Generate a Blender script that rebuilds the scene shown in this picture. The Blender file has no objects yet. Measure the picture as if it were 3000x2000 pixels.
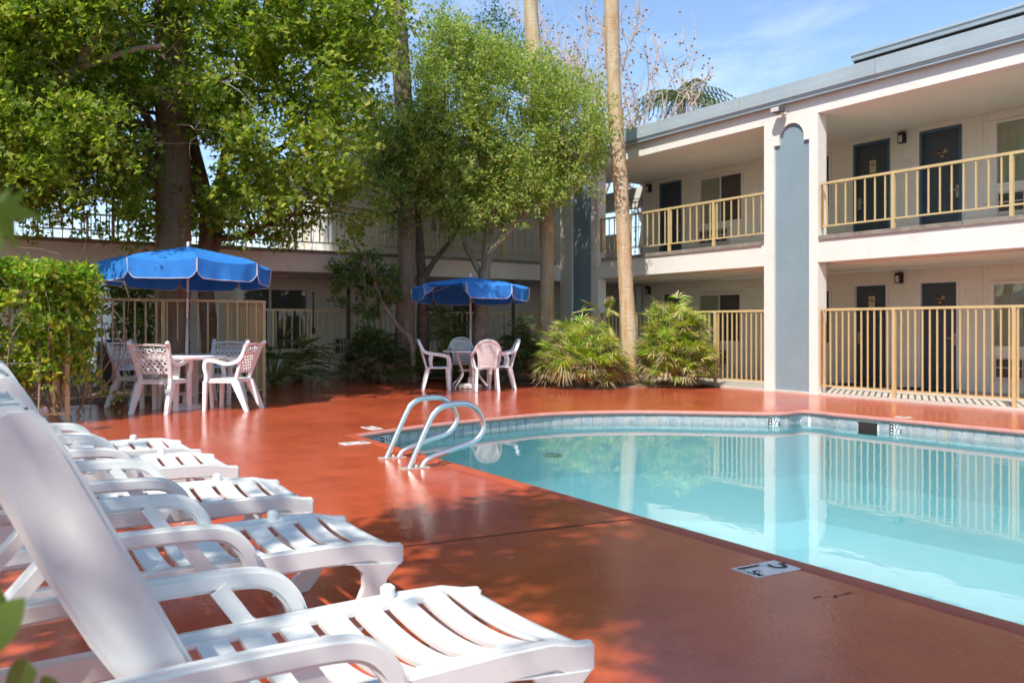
import bpy, bmesh, math, random
import numpy as np
from mathutils import Vector, Matrix

# ------------------------------------------------------------------ frame of the place
# X runs along the right-hand wing (towards the viewer's right), Y runs from the viewer towards that wing, Z up.
HY, FPX, EYE = 953.0, 2520.0, 1.2
AX, NX = (0.547786, -0.836619), (0.836619, 0.547786)
SC = bpy.context.scene
COL = SC.collection

# ------------------------------------------------------------------ camera, world, sun, exposure
cd = bpy.data.cameras.new('camera'); cam = bpy.data.objects.new('camera', cd); COL.objects.link(cam)
cam.location = (0, 0, EYE); cam.rotation_euler = (math.radians(90), 0, math.atan2(0.836619, 0.547786))
cd.sensor_width = 36; cd.lens = FPX / 3000 * 36; cd.shift_y = -(1000 - HY) / 3000
cd.clip_start = 0.05; cd.clip_end = 900
cd.dof.use_dof = True; cd.dof.focus_distance = 5.0; cd.dof.aperture_fstop = 4.6
SC.camera = cam

SUN_EL, SUN_DIR = math.radians(51.5), (0.532, -0.847)      # horizontal direction towards the sun
wd = bpy.data.worlds.new('World'); SC.world = wd; wd.use_nodes = True
wn = wd.node_tree.nodes; wl = wd.node_tree.links; wn.clear()
wo = wn.new('ShaderNodeOutputWorld'); wb = wn.new('ShaderNodeBackground'); sky = wn.new('ShaderNodeTexSky')
sky.sky_type = 'NISHITA'; sky.sun_disc = False; sky.sun_elevation = SUN_EL
sky.sun_rotation = math.atan2(SUN_DIR[0], SUN_DIR[1])
sky.air_density = 1.0; sky.dust_density = 0.4; sky.ozone_density = 2.8
wb.inputs['Strength'].default_value = 0.15
tc = wn.new('ShaderNodeTexCoord'); mp = wn.new('ShaderNodeMapping'); nz = wn.new('ShaderNodeTexNoise'); cr = wn.new('ShaderNodeValToRGB')
mp.inputs['Scale'].default_value = (1.6, 3.2, 6.5); mp.inputs['Rotation'].default_value = (0.35, 0.2, 0.5)
nz.inputs['Scale'].default_value = 1.25; nz.inputs['Detail'].default_value = 9; nz.inputs['Roughness'].default_value = 0.62
nz.inputs['Distortion'].default_value = 0.5
cr.color_ramp.elements[0].position = 0.50; cr.color_ramp.elements[1].position = 0.86
cr.color_ramp.elements[0].color = (0, 0, 0, 1); cr.color_ramp.elements[1].color = (0.62, 0.62, 0.62, 1)
mx = wn.new('ShaderNodeMixRGB'); mx.inputs['Color2'].default_value = (6.2, 6.3, 6.6, 1)
wl.new(tc.outputs['Generated'], mp.inputs['Vector']); wl.new(mp.outputs[0], nz.inputs['Vector'])
wl.new(nz.outputs[0], cr.inputs[0]); wl.new(cr.outputs[0], mx.inputs['Fac']); wl.new(sky.outputs[0], mx.inputs['Color1'])
wl.new(mx.outputs[0], wb.inputs['Color']); wl.new(wb.outputs[0], wo.inputs['Surface'])

sd = bpy.data.lights.new('sun', 'SUN'); sun = bpy.data.objects.new('sun', sd); COL.objects.link(sun)
sd.energy = 3.8; sd.angle = math.radians(0.6); sd.color = (1.0, 0.93, 0.84)
sv = Vector((SUN_DIR[0] * math.cos(SUN_EL), SUN_DIR[1] * math.cos(SUN_EL), math.sin(SUN_EL)))
sun.rotation_euler = sv.to_track_quat('Z', 'Y').to_euler(); sun.location = (5, -10, 20)

SC.view_settings.view_transform = 'Standard'; SC.view_settings.look = 'None'
SC.view_settings.exposure = 0.58; SC.view_settings.gamma = 1.0; SC.view_settings.use_curve_mapping = False
SC.render.engine = 'CYCLES'
cy = SC.cycles; cy.use_denoising = True; cy.max_bounces = 6; cy.diffuse_bounces = 3; cy.glossy_bounces = 3; cy.transmission_bounces = 4; cy.transparent_max_bounces = 8; cy.use_adaptive_sampling = True; cy.adaptive_threshold = .03
cy.caustics_reflective = False; cy.caustics_refractive = False; cy.sample_clamp_indirect = 6.0
try: cy.denoiser = 'OPENIMAGEDENOISE'
except Exception: pass

# ------------------------------------------------------------------ helpers
RNG = np.random.default_rng(11); random.seed(5)
def st(X, Z): return (AX[0] * X + AX[1] * Z, NX[0] * X + NX[1] * Z)          # metres right / ahead of the viewer -> place
def G(px, py, z=0.0):
    Z = (EYE - z) * FPX / (py - HY); return st((px - 1500) / FPX * Z, Z)
def D(px, Z): return st((px - 1500) / FPX * Z, Z)
def HT(py, Z): return EYE + (HY - py) * Z / FPX
def lerp(a, b, t): return a + (b - a) * t
def sstep(a, b, x):
    t = min(1, max(0, (x - a) / (b - a))); return t * t * (3 - 2 * t)
def gz(x, y=0): return 0.10 * sstep(-14.2, -16.9, x)                          # the ground rises a little towards the back wing

class MB:
    def __init__(s): s.v = []; s.f = []
    def add(s, vs, fs):
        o = len(s.v); s.v += [tuple(p) for p in vs]; s.f += [tuple(i + o for i in f) for f in fs]; return s
    def box(s, x0, x1, y0, y1, z0, z1):
        return s.add([(x0,y0,z0),(x1,y0,z0),(x1,y1,z0),(x0,y1,z0),(x0,y0,z1),(x1,y0,z1),(x1,y1,z1),(x0,y1,z1)],
                     [(0,3,2,1),(4,5,6,7),(0,1,5,4),(1,2,6,5),(2,3,7,6),(3,0,4,7)])
    def tube(s, pts, r, n=8, cap=True):
        pts = [Vector(p) for p in pts]; m = len(pts)
        rr = r if isinstance(r, (list, tuple, np.ndarray)) else [r] * m
        t0 = (pts[1] - pts[0]).normalized(); ref = Vector((0, 0, 1)) if abs(t0.z) < .9 else Vector((1, 0, 0))
        u = t0.cross(ref).normalized(); vs = []
        for i, p in enumerate(pts):
            t = (pts[min(i + 1, m - 1)] - pts[max(i - 1, 0)]).normalized()
            u = (u - t * u.dot(t)).normalized(); w = t.cross(u)
            for k in range(n):
                a = 2 * math.pi * k / n; vs.append(p + (u * math.cos(a) + w * math.sin(a)) * rr[i])
        fs = [(i*n+k, i*n+(k+1) % n, (i+1)*n+(k+1) % n, (i+1)*n+k) for i in range(m-1) for k in range(n)]
        if cap: fs += [tuple(range(n-1, -1, -1)), tuple((m-1)*n+k for k in range(n))]
        return s.add(vs, fs)
    def sweep(s, pts, w, h, up=(0, 0, 1), taper=None):
        """rectangular bar along a path: w across, h along 'up'"""
        pts = [Vector(p) for p in pts]; m = len(pts); up = Vector(up); vs = []
        for i, p in enumerate(pts):
            t = (pts[min(i+1, m-1)] - pts[max(i-1, 0)]).normalized()
            u = t.cross(up)
            if u.length < 1e-4: u = t.cross(Vector((1, 0, 0)))
            u.normalize(); q = u.cross(t).normalized(); k = taper[i] if taper else 1.0
            a, b = u * w * .5 * k, q * h * .5 * k
            vs += [p-a-b, p+a-b, p+a+b, p-a+b]
        fs = [(i*4+k, i*4+(k+1) % 4, i*4+4+(k+1) % 4, i*4+4+k) for i in range(m-1) for k in range(4)]
        fs += [(3,2,1,0), tuple((m-1)*4+k for k in range(4))]
        return s.add(vs, fs)
    def prism(s, poly, y0, y1, axis='y'):
        """polygon in the plane across 'axis', extruded from y0 to y1 (polygon may be concave)"""
        n = len(poly)
        def P(a, b, c): return {'y': (a, c, b), 'x': (c, a, b), 'z': (a, b, c)}[axis]
        vs = [P(p[0], p[1], y0) for p in poly] + [P(p[0], p[1], y1) for p in poly]
        fs = [tuple(range(n)), tuple(range(2*n-1, n-1, -1))] + [(i, i+n, (i+1) % n + n, (i+1) % n) for i in range(n)]
        return s.add(vs, fs)
    def lathe(s, prof, n=16, c=(0, 0)):
        vs = []; m = len(prof)
        for r, z in prof:
            for k in range(n):
                a = 2*math.pi*k/n; vs.append((c[0]+r*math.cos(a), c[1]+r*math.sin(a), z))
        fs = [(i*n+k, i*n+(k+1) % n, (i+1)*n+(k+1) % n, (i+1)*n+k) for i in range(m-1) for k in range(n)]
        fs += [tuple(range(n-1, -1, -1)), tuple((m-1)*n+k for k in range(n))]
        return s.add(vs, fs)
    def mesh(s, name, mat, smooth=False):
        me = bpy.data.meshes.new(name); me.from_pydata(s.v, [], s.f); me.update()
        if mat: me.materials.append(M[mat])
        if smooth: smoothen(me, smooth)
        return me
    def build(s, name, mat, parent=None, smooth=False, loc=None):
        return link(name, s.mesh(name, mat, smooth), parent, loc)
def smoothen(me, ang):
    bm = bmesh.new(); bm.from_mesh(me); bmesh.ops.recalc_face_normals(bm, faces=bm.faces); bm.to_mesh(me); bm.free()
    me.shade_smooth()
    if ang is not True:
        try: me.set_sharp_from_angle(angle=math.radians(ang))
        except Exception: pass
def link(name, me, parent=None, loc=None):
    o = bpy.data.objects.new(name, me); COL.objects.link(o)
    if parent: o.parent = parent
    if loc: o.location = loc
    return o
def tag(o, label=None, cat=None, group=None, kind=None):
    if label: o['label'] = label
    if cat: o['category'] = cat
    if group: o['group'] = group
    if kind: o['kind'] = kind
    return o
def thing(name, label, cat, loc=(0, 0, 0), rz=0, group=None):
    o = bpy.data.objects.new(name, None); COL.objects.link(o); o.empty_display_size = .1
    o.location = loc; o.rotation_euler = (0, 0, rz); return tag(o, label, cat, group)
def dup(root, loc, rz, label=None):
    kids = [o for o in COL.objects if o.parent == root]
    sub = {k.name: [o for o in COL.objects if o.parent == k] for k in kids}
    r = root.copy(); COL.objects.link(r); r.location = loc; r.rotation_euler = (0, 0, rz)
    if label: r['label'] = label
    for k in kids:
        c = k.copy(); COL.objects.link(c); c.parent = r
        for q in sub[k.name]:
            d = q.copy(); COL.objects.link(d); d.parent = c
    return r
def bevel_me(me, w=.006, seg=2):
    bm = bmesh.new(); bm.from_mesh(me); bmesh.ops.recalc_face_normals(bm, faces=bm.faces)
    es = [e for e in bm.edges if len(e.link_faces) == 2 and e.calc_face_angle(0) > .6]
    try: bmesh.ops.bevel(bm, geom=es, offset=w, segments=seg, affect='EDGES', clamp_overlap=True)
    except Exception: pass
    bm.to_mesh(me); bm.free(); me.shade_smooth()
    try: me.set_sharp_from_angle(angle=math.radians(40))
    except Exception: pass
    return me
def catmull(P, n):
    P = [np.array(p, float) for p in P]; out = []
    Q = [2*P[0]-P[1]] + P + [2*P[-1]-P[-2]]
    for i in range(1, len(Q)-2):
        for k in range(n):
            t = k/n; a, b, c, d = Q[i-1], Q[i], Q[i+1], Q[i+2]
            out.append(.5*((2*b)+(c-a)*t+(2*a-5*b+4*c-d)*t*t+(3*b-a-3*c+d)*t**3))
    out.append(Q[-2]); return [tuple(map(float, p)) for p in out]
def text_mesh(body, size, mat, name='lettering', align='CENTER'):
    cu = bpy.data.curves.new('tmp_text', 'FONT'); cu.body = body; cu.size = size; cu.align_x = align; cu.align_y = 'CENTER'; cu.resolution_u = 3; cu.offset = size*.008
    ob = bpy.data.objects.new('tmp_text', cu); COL.objects.link(ob)
    bpy.context.view_layer.update()
    me = bpy.data.meshes.new_from_object(ob.evaluated_get(bpy.context.evaluated_depsgraph_get()))
    bpy.data.objects.remove(ob); V_ = np.array([v.co for v in me.vertices]); cc_ = (V_.min(0)+V_.max(0))/2
    for v in me.vertices: v.co = (v.co[0]-cc_[0], v.co[1]-cc_[1], 0)
    me.name = name; me.materials.clear(); me.materials.append(M[mat]); return me
def np_mesh(name, V, F, mat, parent=None, smooth=False):
    """V (n,3), F (m,k) with constant k"""
    me = bpy.data.meshes.new(name); F = np.asarray(F, np.int32); V = np.asarray(V, np.float32)
    me.vertices.add(len(V)); me.vertices.foreach_set('co', V.ravel())
    m, k = F.shape; me.loops.add(m*k); me.loops.foreach_set('vertex_index', F.ravel())
    me.polygons.add(m); me.polygons.foreach_set('loop_start', np.arange(0, m*k, k, dtype=np.int32))
    me.update(calc_edges=True); me.validate()
    for q in (mat if isinstance(mat, (list, tuple)) else [mat]): me.materials.append(M[q])
    if smooth: me.shade_smooth()
    return link(name, me, parent)

# ------------------------------------------------------------------ materials
M = {}
class N:
    def __init__(s, name):
        s.m = bpy.data.materials.new(name); s.m.use_nodes = True; s.t = s.m.node_tree; s.n = s.t.nodes; s.n.clear(); M[name] = s.m
        s.out = s.n.new('ShaderNodeOutputMaterial')
    def new(s, ty, **kw):
        o = s.n.new('ShaderNode' + ty)
        for k, v in kw.items():
            if hasattr(o, k): setattr(o, k, v)
        return o
    def L(s, a, b): s.t.links.new(a, b)
    def coord(s, scale=(1, 1, 1), kind='Object'):
        c = s.new('TexCoord'); m = s.new('Mapping'); m.inputs['Scale'].default_value = scale; s.L(c.outputs[kind], m.inputs[0]); return m.outputs[0]
    def noise(s, vec, sc, det=4, rough=.55, dist=0):
        o = s.new('TexNoise'); o.inputs['Scale'].default_value = sc; o.inputs['Detail'].default_value = det
        o.inputs['Roughness'].default_value = rough; o.inputs['Distortion'].default_value = dist
        if vec is not None: s.L(vec, o.inputs['Vector'])
        return o.outputs[0]
    def ramp(s, fac, stops):
        o = s.new('ValToRGB'); e = o.color_ramp.elements
        while len(e) < len(stops): e.new(.5)
        for i, (p, c) in enumerate(stops):
            e[i].position = p; e[i].color = (*c, 1) if len(c) == 3 else c
        s.L(fac, o.inputs[0]); return o.outputs[0]
    def mix(s, fac, a, b, mode='MIX'):
        o = s.new('MixRGB', blend_type=mode)
        for i, v in zip((0, 1, 2), (fac, a, b)):
            if isinstance(v, (int, float)): o.inputs[i].default_value = v
            elif isinstance(v, tuple): o.inputs[i].default_value = (*v, 1)
            else: s.L(v, o.inputs[i])
        return o.outputs[0]
    def rnd(s, v, a, b):
        o = s.new('MapRange'); o.inputs['To Min'].default_value = a; o.inputs['To Max'].default_value = b; s.L(v, o.inputs[0]); return o.outputs[0]
    def bump(s, h, st_=.3, d=.01):
        o = s.new('Bump'); o.inputs['Strength'].default_value = st_; o.inputs['Distance'].default_value = d; s.L(h, o.inputs['Height']); return o.outputs[0]
    def bsdf(s, col, rough=.6, nrm=None, metal=0, spec=.5, **kw):
        o = s.new('BsdfPrincipled')
        def put(k, v):
            if isinstance(v, (int, float)): o.inputs[k].default_value = v
            elif isinstance(v, tuple): o.inputs[k].default_value = (*v, 1)
            else: s.L(v, o.inputs[k])
        put('Base Color', col); put('Roughness', rough); put('Metallic', metal); put('Specular IOR Level', spec)
        for k, v in kw.items(): put(k.replace('_', ' '), v)
        if nrm is not None: s.L(nrm, o.inputs['Normal'])
        return o.outputs[0]
    def done(s, sh): s.L(sh, s.out.inputs['Surface']); return s.m

def paint(name, c, rough=.6, var=.12, sc=3.0, bump=.0, bsc=60, spec=.4, dirt=None, world=True):
    n = N(name); v = n.coord(kind='Object' if not world else 'Object')
    k = n.noise(v, sc, 3, .6)
    lo = tuple(x*(1-var) for x in c); hi = tuple(min(1, x*(1+var*.6)) for x in c)
    col = n.ramp(k, [(.3, lo), (.7, hi)])
    if dirt:
        d = n.noise(v, sc*2.7, 5, .7); m = n.ramp(d, [(.56, (0, 0, 0)), (.74, (1, 1, 1))]); col = n.mix(n.rnd(m, 0, dirt[1]), col, dirt[0])
    nm = n.bump(n.noise(v, bsc, 2, .6), bump, .01) if bump else None
    n.done(n.bsdf(col, rough, nm, spec=spec)); return n

paint('stucco', (.77, .755, .695), .88, .06, .8, .5, 24, .2, ((.50, .45, .39), .32))
paint('stucco_blue', (.225, .315, .36), .85, .06, 1.4, .35, 34, .25, ((.29, .375, .42), .35))
paint('block_paint', (.80, .765, .67), .8, .05, 1.2, .3, 40, .25, ((.50, .46, .42), .2))
paint('ceiling_paint', (.80, .755, .645), .85, .05, .9, .15, 30, .2, ((.50, .42, .34), .3))
paint('gold_metal', (.575, .45, .225), .42, .10, 4, .05, 80, .5, ((.45, .26, .07), .25))
paint('rust_metal', (.42, .19, .035), .6, .25, 9, .2, 90, .4)
paint('roof_metal', (.36, .435, .475), .45, .08, 1.5, .04, 30, .5, ((.52, .58, .58), .35))
paint('dark_gap', (.03, .022, .018), .9, .1)
paint('concrete', (.60, .56, .49), .85, .08, 1.3, .2, 50, .2, ((.42, .37, .32), .25))
paint('door_blue', (.056, .075, .094), .45, .06, 2, .03, 60, .4)
paint('frame_blue', (.075, .14, .195), .45, .06, 2)
paint('white_vinyl', (.80, .77, .74), .4, .03, 3)
paint('curtain', (.66, .64, .50), .9, .1, 4)
paint('lace', (.62, .66, .60), .9, .08, 4)
paint('black_metal', (.025, .023, .022), .45, .1, 4)
paint('diffuser', (.62, .60, .57), .5, .03, 4)
paint('grille', (.16, .145, .13), .6, .1, 8)
paint('ac_case', (.62, .57, .52), .6, .06, 5)
paint('cream_plate', (.66, .53, .33), .5, .04, 5)
paint('brown_plate', (.085, .045, .03), .5, .05, 5)
paint('steel_plate', (.40, .36, .30), .35, .08, 8)
paint('weathered_wood', (.30, .265, .225), .9, .28, 7, .4, 60, .2, ((.50, .46, .40), .5))
paint('pipe_brown', (.11, .075, .05), .6, .15, 5, .1)
paint('coping_red', (.46, .095, .045), .4, .12, 3, .2, 50, .4, ((.56, .17, .11), .3))
paint('coping_pink', (.55, .26, .22), .6, .15, 3, .3, 50, .3, ((.60, .42, .38), .6))
paint('fitting_grey', (.16, .27, .29), .6, .1)
paint('plaster', (.42, .655, .70), .8, .04, 1)
paint('white_tile', (.80, .80, .77), .3, .05, 12, .1, 60, .5, ((.55, .50, .42), .35))
paint('black_ink', (.02, .02, .022), .5, .1)
paint('dark_groove', (.085, .018, .015), .7, .2)
paint('white_pole', (.78, .76, .72), .45, .05, 3)
paint('pole_pink', (.62, .545, .515), .45, .06, 4)
paint('table_white', (.86, .845, .83), .4, .03, 3)
paint('bolt_metal', (.5, .47, .42), .4, .2, 20)
paint('bin_dark', (.045, .04, .036), .6, .15, 4)
paint('asphalt', (.07, .067, .062), .9, .2, 2, .2, 60)
paint('far_concrete', (.55, .50, .43), .9, .1, 2)
paint('mat_black', (.02, .018, .017), .95, .2, 30, .3, 200)
paint('paper', (.8, .8, .78), .8, .02)
paint('piping', (.66, .62, .60), .8, .05)
paint('screen_dark', (.085, .072, .064), .8, .1, 6)
paint('lamp_dark', (.10, .095, .09), .5, .1)
paint('grey_shell', (.30, .28, .25), .8, .1)
# plastics: white with soft dirt
n = N('white_plastic'); v = n.coord(); k = n.noise(v, 2.2, 6, .65)
col = n.ramp(k, [(.35, (.745, .76, .735)), (.65, (.815, .83, .805))])
sc_ = n.ramp(n.noise(v, 14, 9, .75), [(.58, (0, 0, 0)), (.8, (1, 1, 1))]); col = n.mix(n.rnd(sc_, 0, .35), col, (.45, .42, .38))
n.done(n.bsdf(col, n.rnd(k, .28, .45), n.bump(n.noise(v, 70, 4), .06, .004), spec=.45))
n = N('pink_plastic'); v = n.coord(); k = n.noise(v, 3, 6, .65)
col = n.ramp(k, [(.35, (.79, .83, .835)), (.65, (.84, .88, .885))]); n.done(n.bsdf(col, n.rnd(k, .35, .5), spec=.4))
# steel tube
n = N('steel'); v = n.coord(); n.done(n.bsdf((.80, .78, .75), n.rnd(n.noise(v, 9, 5), .24, .38), metal=1.0))
# red painted deck, sealed and partly wet
n = N('deck_red'); v = n.coord()
big = n.noise(v, .35, 4, .6); mid = n.noise(v, 2.3, 5, .65)
col = n.ramp(mid, [(.25, (.43, .072, .030)), (.55, (.57, .108, .045)), (.8, (.62, .134, .058))])
col = n.mix(n.rnd(n.ramp(n.noise(v, 6.5, 6, .8), [(.60, (0, 0, 0)), (.70, (1, 1, 1))]), 0, .36), col, (.22, .036, .02))
col = n.mix(n.rnd(n.ramp(n.noise(v, .9, 5, .7, .8), [(.52, (0, 0, 0)), (.62, (1, 1, 1))]), 0, .20), col, (.40, .060, .026))
spk = n.ramp(n.noise(v, 26, 3, .5), [(.745, (0, 0, 0)), (.765, (1, 1, 1))]); col = n.mix(n.rnd(spk, 0, .6), col, (.62, .33, .24))
wet = n.ramp(big, [(.40, (0, 0, 0)), (.62, (1, 1, 1))])
ro = n.new('MapRange'); ro.inputs['To Min'].default_value = .17; ro.inputs['To Max'].default_value = .05; n.L(wet, ro.inputs[0])
hmix = n.mix(.35, n.noise(v, 42, 3, .65), n.noise(v, 9, 3, .6))
bs = n.new('Bump'); bs.inputs['Distance'].default_value = .006; n.L(hmix, bs.inputs['Height'])
bst = n.new('MapRange'); bst.inputs['To Min'].default_value = .75; bst.inputs['To Max'].default_value = .28; n.L(wet, bst.inputs[0]); n.L(bst.outputs[0], bs.inputs['Strength'])
n.done(n.bsdf(col, ro.outputs[0], bs.outputs[0], spec=.36))
# water: clear, faintly blue, gently rippled
n = N('water'); v = n.coord((1, 1, 1))
w1 = n.noise(n.coord((2.2, 3.4, 1)), 1.0, 3, .5, .4); w2 = n.noise(v, 9, 3, .5)
nm = n.bump(n.mix(.12, w1, w2), .075, .02)
fr = n.new('Fresnel'); fr.inputs['IOR'].default_value = 1.50; n.L(nm, fr.inputs['Normal'])
gl = n.new('BsdfGlossy'); gl.inputs['Roughness'].default_value = .015; gl.inputs['Color'].default_value = (1, 1, 1, 1); n.L(nm, gl.inputs['Normal'])
tr = n.new('BsdfTransparent'); tr.inputs['Color'].default_value = (.70, .92, .955, 1)
ms = n.new('MixShader'); n.L(fr.outputs[0], ms.inputs[0]); n.L(tr.outputs[0], ms.inputs[1]); n.L(gl.outputs[0], ms.inputs[2]); n.done(ms.outputs[0])
# stone-look waterline tile
n = N('slate_tile'); v = n.coord(); oi = n.new('ObjectInfo')
add = n.new('VectorMath', operation='ADD'); n.L(v, add.inputs[0])
sc3 = n.new('VectorMath', operation='SCALE'); sc3.inputs['Scale'].default_value = 30
cb = n.new('CombineXYZ'); n.L(oi.outputs['Random'], cb.inputs[0]); n.L(oi.outputs['Random'], cb.inputs[1]); n.L(cb.outputs[0], sc3.inputs[0]); n.L(sc3.outputs[0], add.inputs[1])
k = n.noise(add.outputs[0], 9, 8, .65, .6); k2 = n.noise(add.outputs[0], 4, 5, .6)
c1 = n.ramp(k, [(.3, (.22, .27, .31)), (.5, (.37, .41, .43)), (.7, (.50, .50, .48))])
c2 = n.mix(n.rnd(n.ramp(k2, [(.5, (0, 0, 0)), (.7, (1, 1, 1))]), 0, .55), c1, (.50, .40, .30))
n.done(n.bsdf(c2, .3, n.bump(k, .15, .004), spec=.5))
# glass
n = N('glass'); g1 = n.new('BsdfGlossy'); g1.inputs['Roughness'].default_value = .01; t1 = n.new('BsdfTransparent'); t1.inputs['Color'].default_value = (.86, .88, .85, 1)
f1 = n.new('LayerWeight'); f1.inputs['Blend'].default_value = .5; pw = n.new('Math', operation='POWER'); pw.inputs[1].default_value = 4.0; n.L(f1.outputs['Facing'], pw.inputs[0]); ms = n.new('MixShader'); n.L(n.rnd(pw.outputs[0], .05, .75), ms.inputs[0]); n.L(t1.outputs[0], ms.inputs[1]); n.L(g1.outputs[0], ms.inputs[2]); n.done(ms.outputs[0])
paint('blind_grey', (.33, .32, .31), .6, .1)
paint('dark_room', (.035, .033, .03), .9, .1)
# umbrella cloth
n = N('blue_cloth'); v = n.coord(); k = n.noise(v, 4, 5); col = n.ramp(k, [(.3, (.030, .215, .66)), (.7, (.048, .27, .76))])
d = n.bsdf(col, .75, n.bump(n.noise(v, 5, 4, .6), .4, .03), spec=.25); tl = n.new('BsdfTranslucent'); n.L(col, tl.inputs['Color'])
ms = n.new('MixShader'); ms.inputs[0].default_value = .2; n.L(d, ms.inputs[1]); n.L(tl.outputs[0], ms.inputs[2]); n.done(ms.outputs[0])
# leaves
def leafmat(name, cols, trans=.35, rough=.45, spec=.35):
    n = N(name); g = n.new('NewGeometry'); c = n.ramp(g.outputs['Random Per Island'], [(i/(len(cols)-1), q) for i, q in enumerate(cols)])
    d = n.bsdf(c, rough, spec=spec); t = n.new('BsdfTranslucent'); tc = n.mix(1.0, c, (1.25, 1.35, .55), 'MULTIPLY'); n.L(tc, t.inputs['Color'])
    ms = n.new('MixShader'); ms.inputs[0].default_value = trans; n.L(d, ms.inputs[1]); n.L(t.outputs[0], ms.inputs[2]); n.done(ms.outputs[0])
leafmat('leaf_gum', [(.09,.165,.02),(.15,.25,.03),(.225,.33,.042),(.34,.42,.065),(.50,.52,.12)], .58)
leafmat('leaf_camphor', [(.13,.23,.045),(.215,.33,.068),(.32,.42,.10),(.45,.50,.14),(.60,.57,.21)], .5, .4, .5)
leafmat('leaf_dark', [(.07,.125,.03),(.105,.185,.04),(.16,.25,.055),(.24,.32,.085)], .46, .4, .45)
leafmat('leaf_hedge', [(.09,.21,.02),(.17,.34,.03),(.26,.43,.038),(.40,.52,.055),(.50,.48,.075)], .42, .32, .5)
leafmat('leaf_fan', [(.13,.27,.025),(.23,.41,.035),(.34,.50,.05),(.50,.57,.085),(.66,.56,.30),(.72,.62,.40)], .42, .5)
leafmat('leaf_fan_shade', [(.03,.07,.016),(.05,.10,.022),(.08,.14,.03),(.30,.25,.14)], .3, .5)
leafmat('leaf_dry', [(.22,.16,.09),(.34,.27,.16),(.45,.37,.24)], .15, .8, .2)
leafmat('leaf_far', [(.06,.09,.035),(.09,.125,.05),(.13,.16,.07),(.17,.19,.09)], .25, .6)
leafmat('leaf_palm_far', [(.07,.10,.03),(.12,.15,.05),(.18,.20,.08)], .25, .5)
leafmat('leaf_near', [(.15,.28,.06),(.20,.33,.08)], .45, .45)
paint('bark', (.17, .125, .095), .95, .35, 7, .7, 26, .15, ((.30, .25, .20), .5))
paint('bark_pale', (.33, .275, .22), .95, .3, 6, .5, 24, .15, ((.17, .13, .10), .5))
paint('twig', (.26, .205, .15), .9, .25, 8, .2)
paint('pale_twig', (.60, .47, .38), .9, .2, 8, .2)
paint('seed', (.24, .11, .05), .9, .3, 8)
paint('stalk', (.16, .22, .05), .7, .25, 8)
def palmbark(name, c1, c2, c3):
    n = N(name); v = n.coord((1, 1, 1)); s1 = n.noise(n.coord((1.2, 1.2, 9)), 3, 6, .7); s2 = n.noise(n.coord((5, 5, .55)), 2.4, 6, .65); s3 = n.noise(n.coord((3, 3, 34)), 2.2, 5, .65)
    col = n.ramp(s2, [(.36, c1), (.52, c2), (.66, c3)]); col = n.mix(n.rnd(s1, 0, .45), col, tuple(x*.62 for x in c2)); col = n.mix(n.rnd(n.ramp(s3, [(.52, (0,0,0)), (.72, (1,1,1))]), 0, .5), col, tuple(x*.45 for x in c2))
    n.done(n.bsdf(col, .92, n.bump(n.mix(.5, s3, s1), .9, .03), spec=.15))
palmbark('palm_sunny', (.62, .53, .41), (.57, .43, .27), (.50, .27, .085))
palmbark('palm_brown', (.33, .255, .185), (.27, .20, .135), (.22, .135, .07))
palmbark('palm_grey', (.34, .285, .225), (.26, .21, .155), (.19, .14, .10))
n = N('soil'); v = n.coord(); k = n.noise(v, 6, 10, .75); col = n.ramp(k, [(.3, (.10, .068, .045)), (.55, (.25, .185, .13)), (.75, (.42, .34, .25))]); n.done(n.bsdf(col, .95, n.bump(n.noise(v, 30, 8, .7), .8, .02), spec=.1))
# ------------------------------------------------------------------ pool outline (deck edge), deck, ground
TW = 12.55                      # front plane of the right wing
far_px = [(1046,1274.5),(1123,1262),(1270,1242.5),(1413,1227),(1614,1209.5),(1760,1204.5),(1900,1203.5),(2080,1206),(2240,1208.5),(2310,1207),(2354,1202.5),(2400,1205.5),(2440,1210.5)]
far = catmull([G(*p) for p in far_px], 6)
fe = G(3000, 1262); d_ = np.array(fe) - np.array(far[-1]); d_ /= np.linalg.norm(d_)
y_far = fe[1]
near_a, near_b = np.array(G(1046, 1274.5)), np.array(G(3000, 1830))
nd = (near_b - near_a) / np.linalg.norm(near_b - near_a)
near_end = near_a + nd * 13.0
far_line = [tuple(np.array(far[-1]) + d_ * k) for k in np.linspace(0, 1, 2)[1:] * np.linalg.norm(np.array(fe) - np.array(far[-1]))]
far_end = np.array(fe) + d_ * ((near_end[0] - fe[0]) / d_[0])
OUT = [tuple(p) for p in far] + far_line + [tuple(far_end), tuple(near_end)]
seg = 24
OUT += [tuple(near_end + (near_a - near_end) * k / seg) for k in range(1, seg)]
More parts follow.
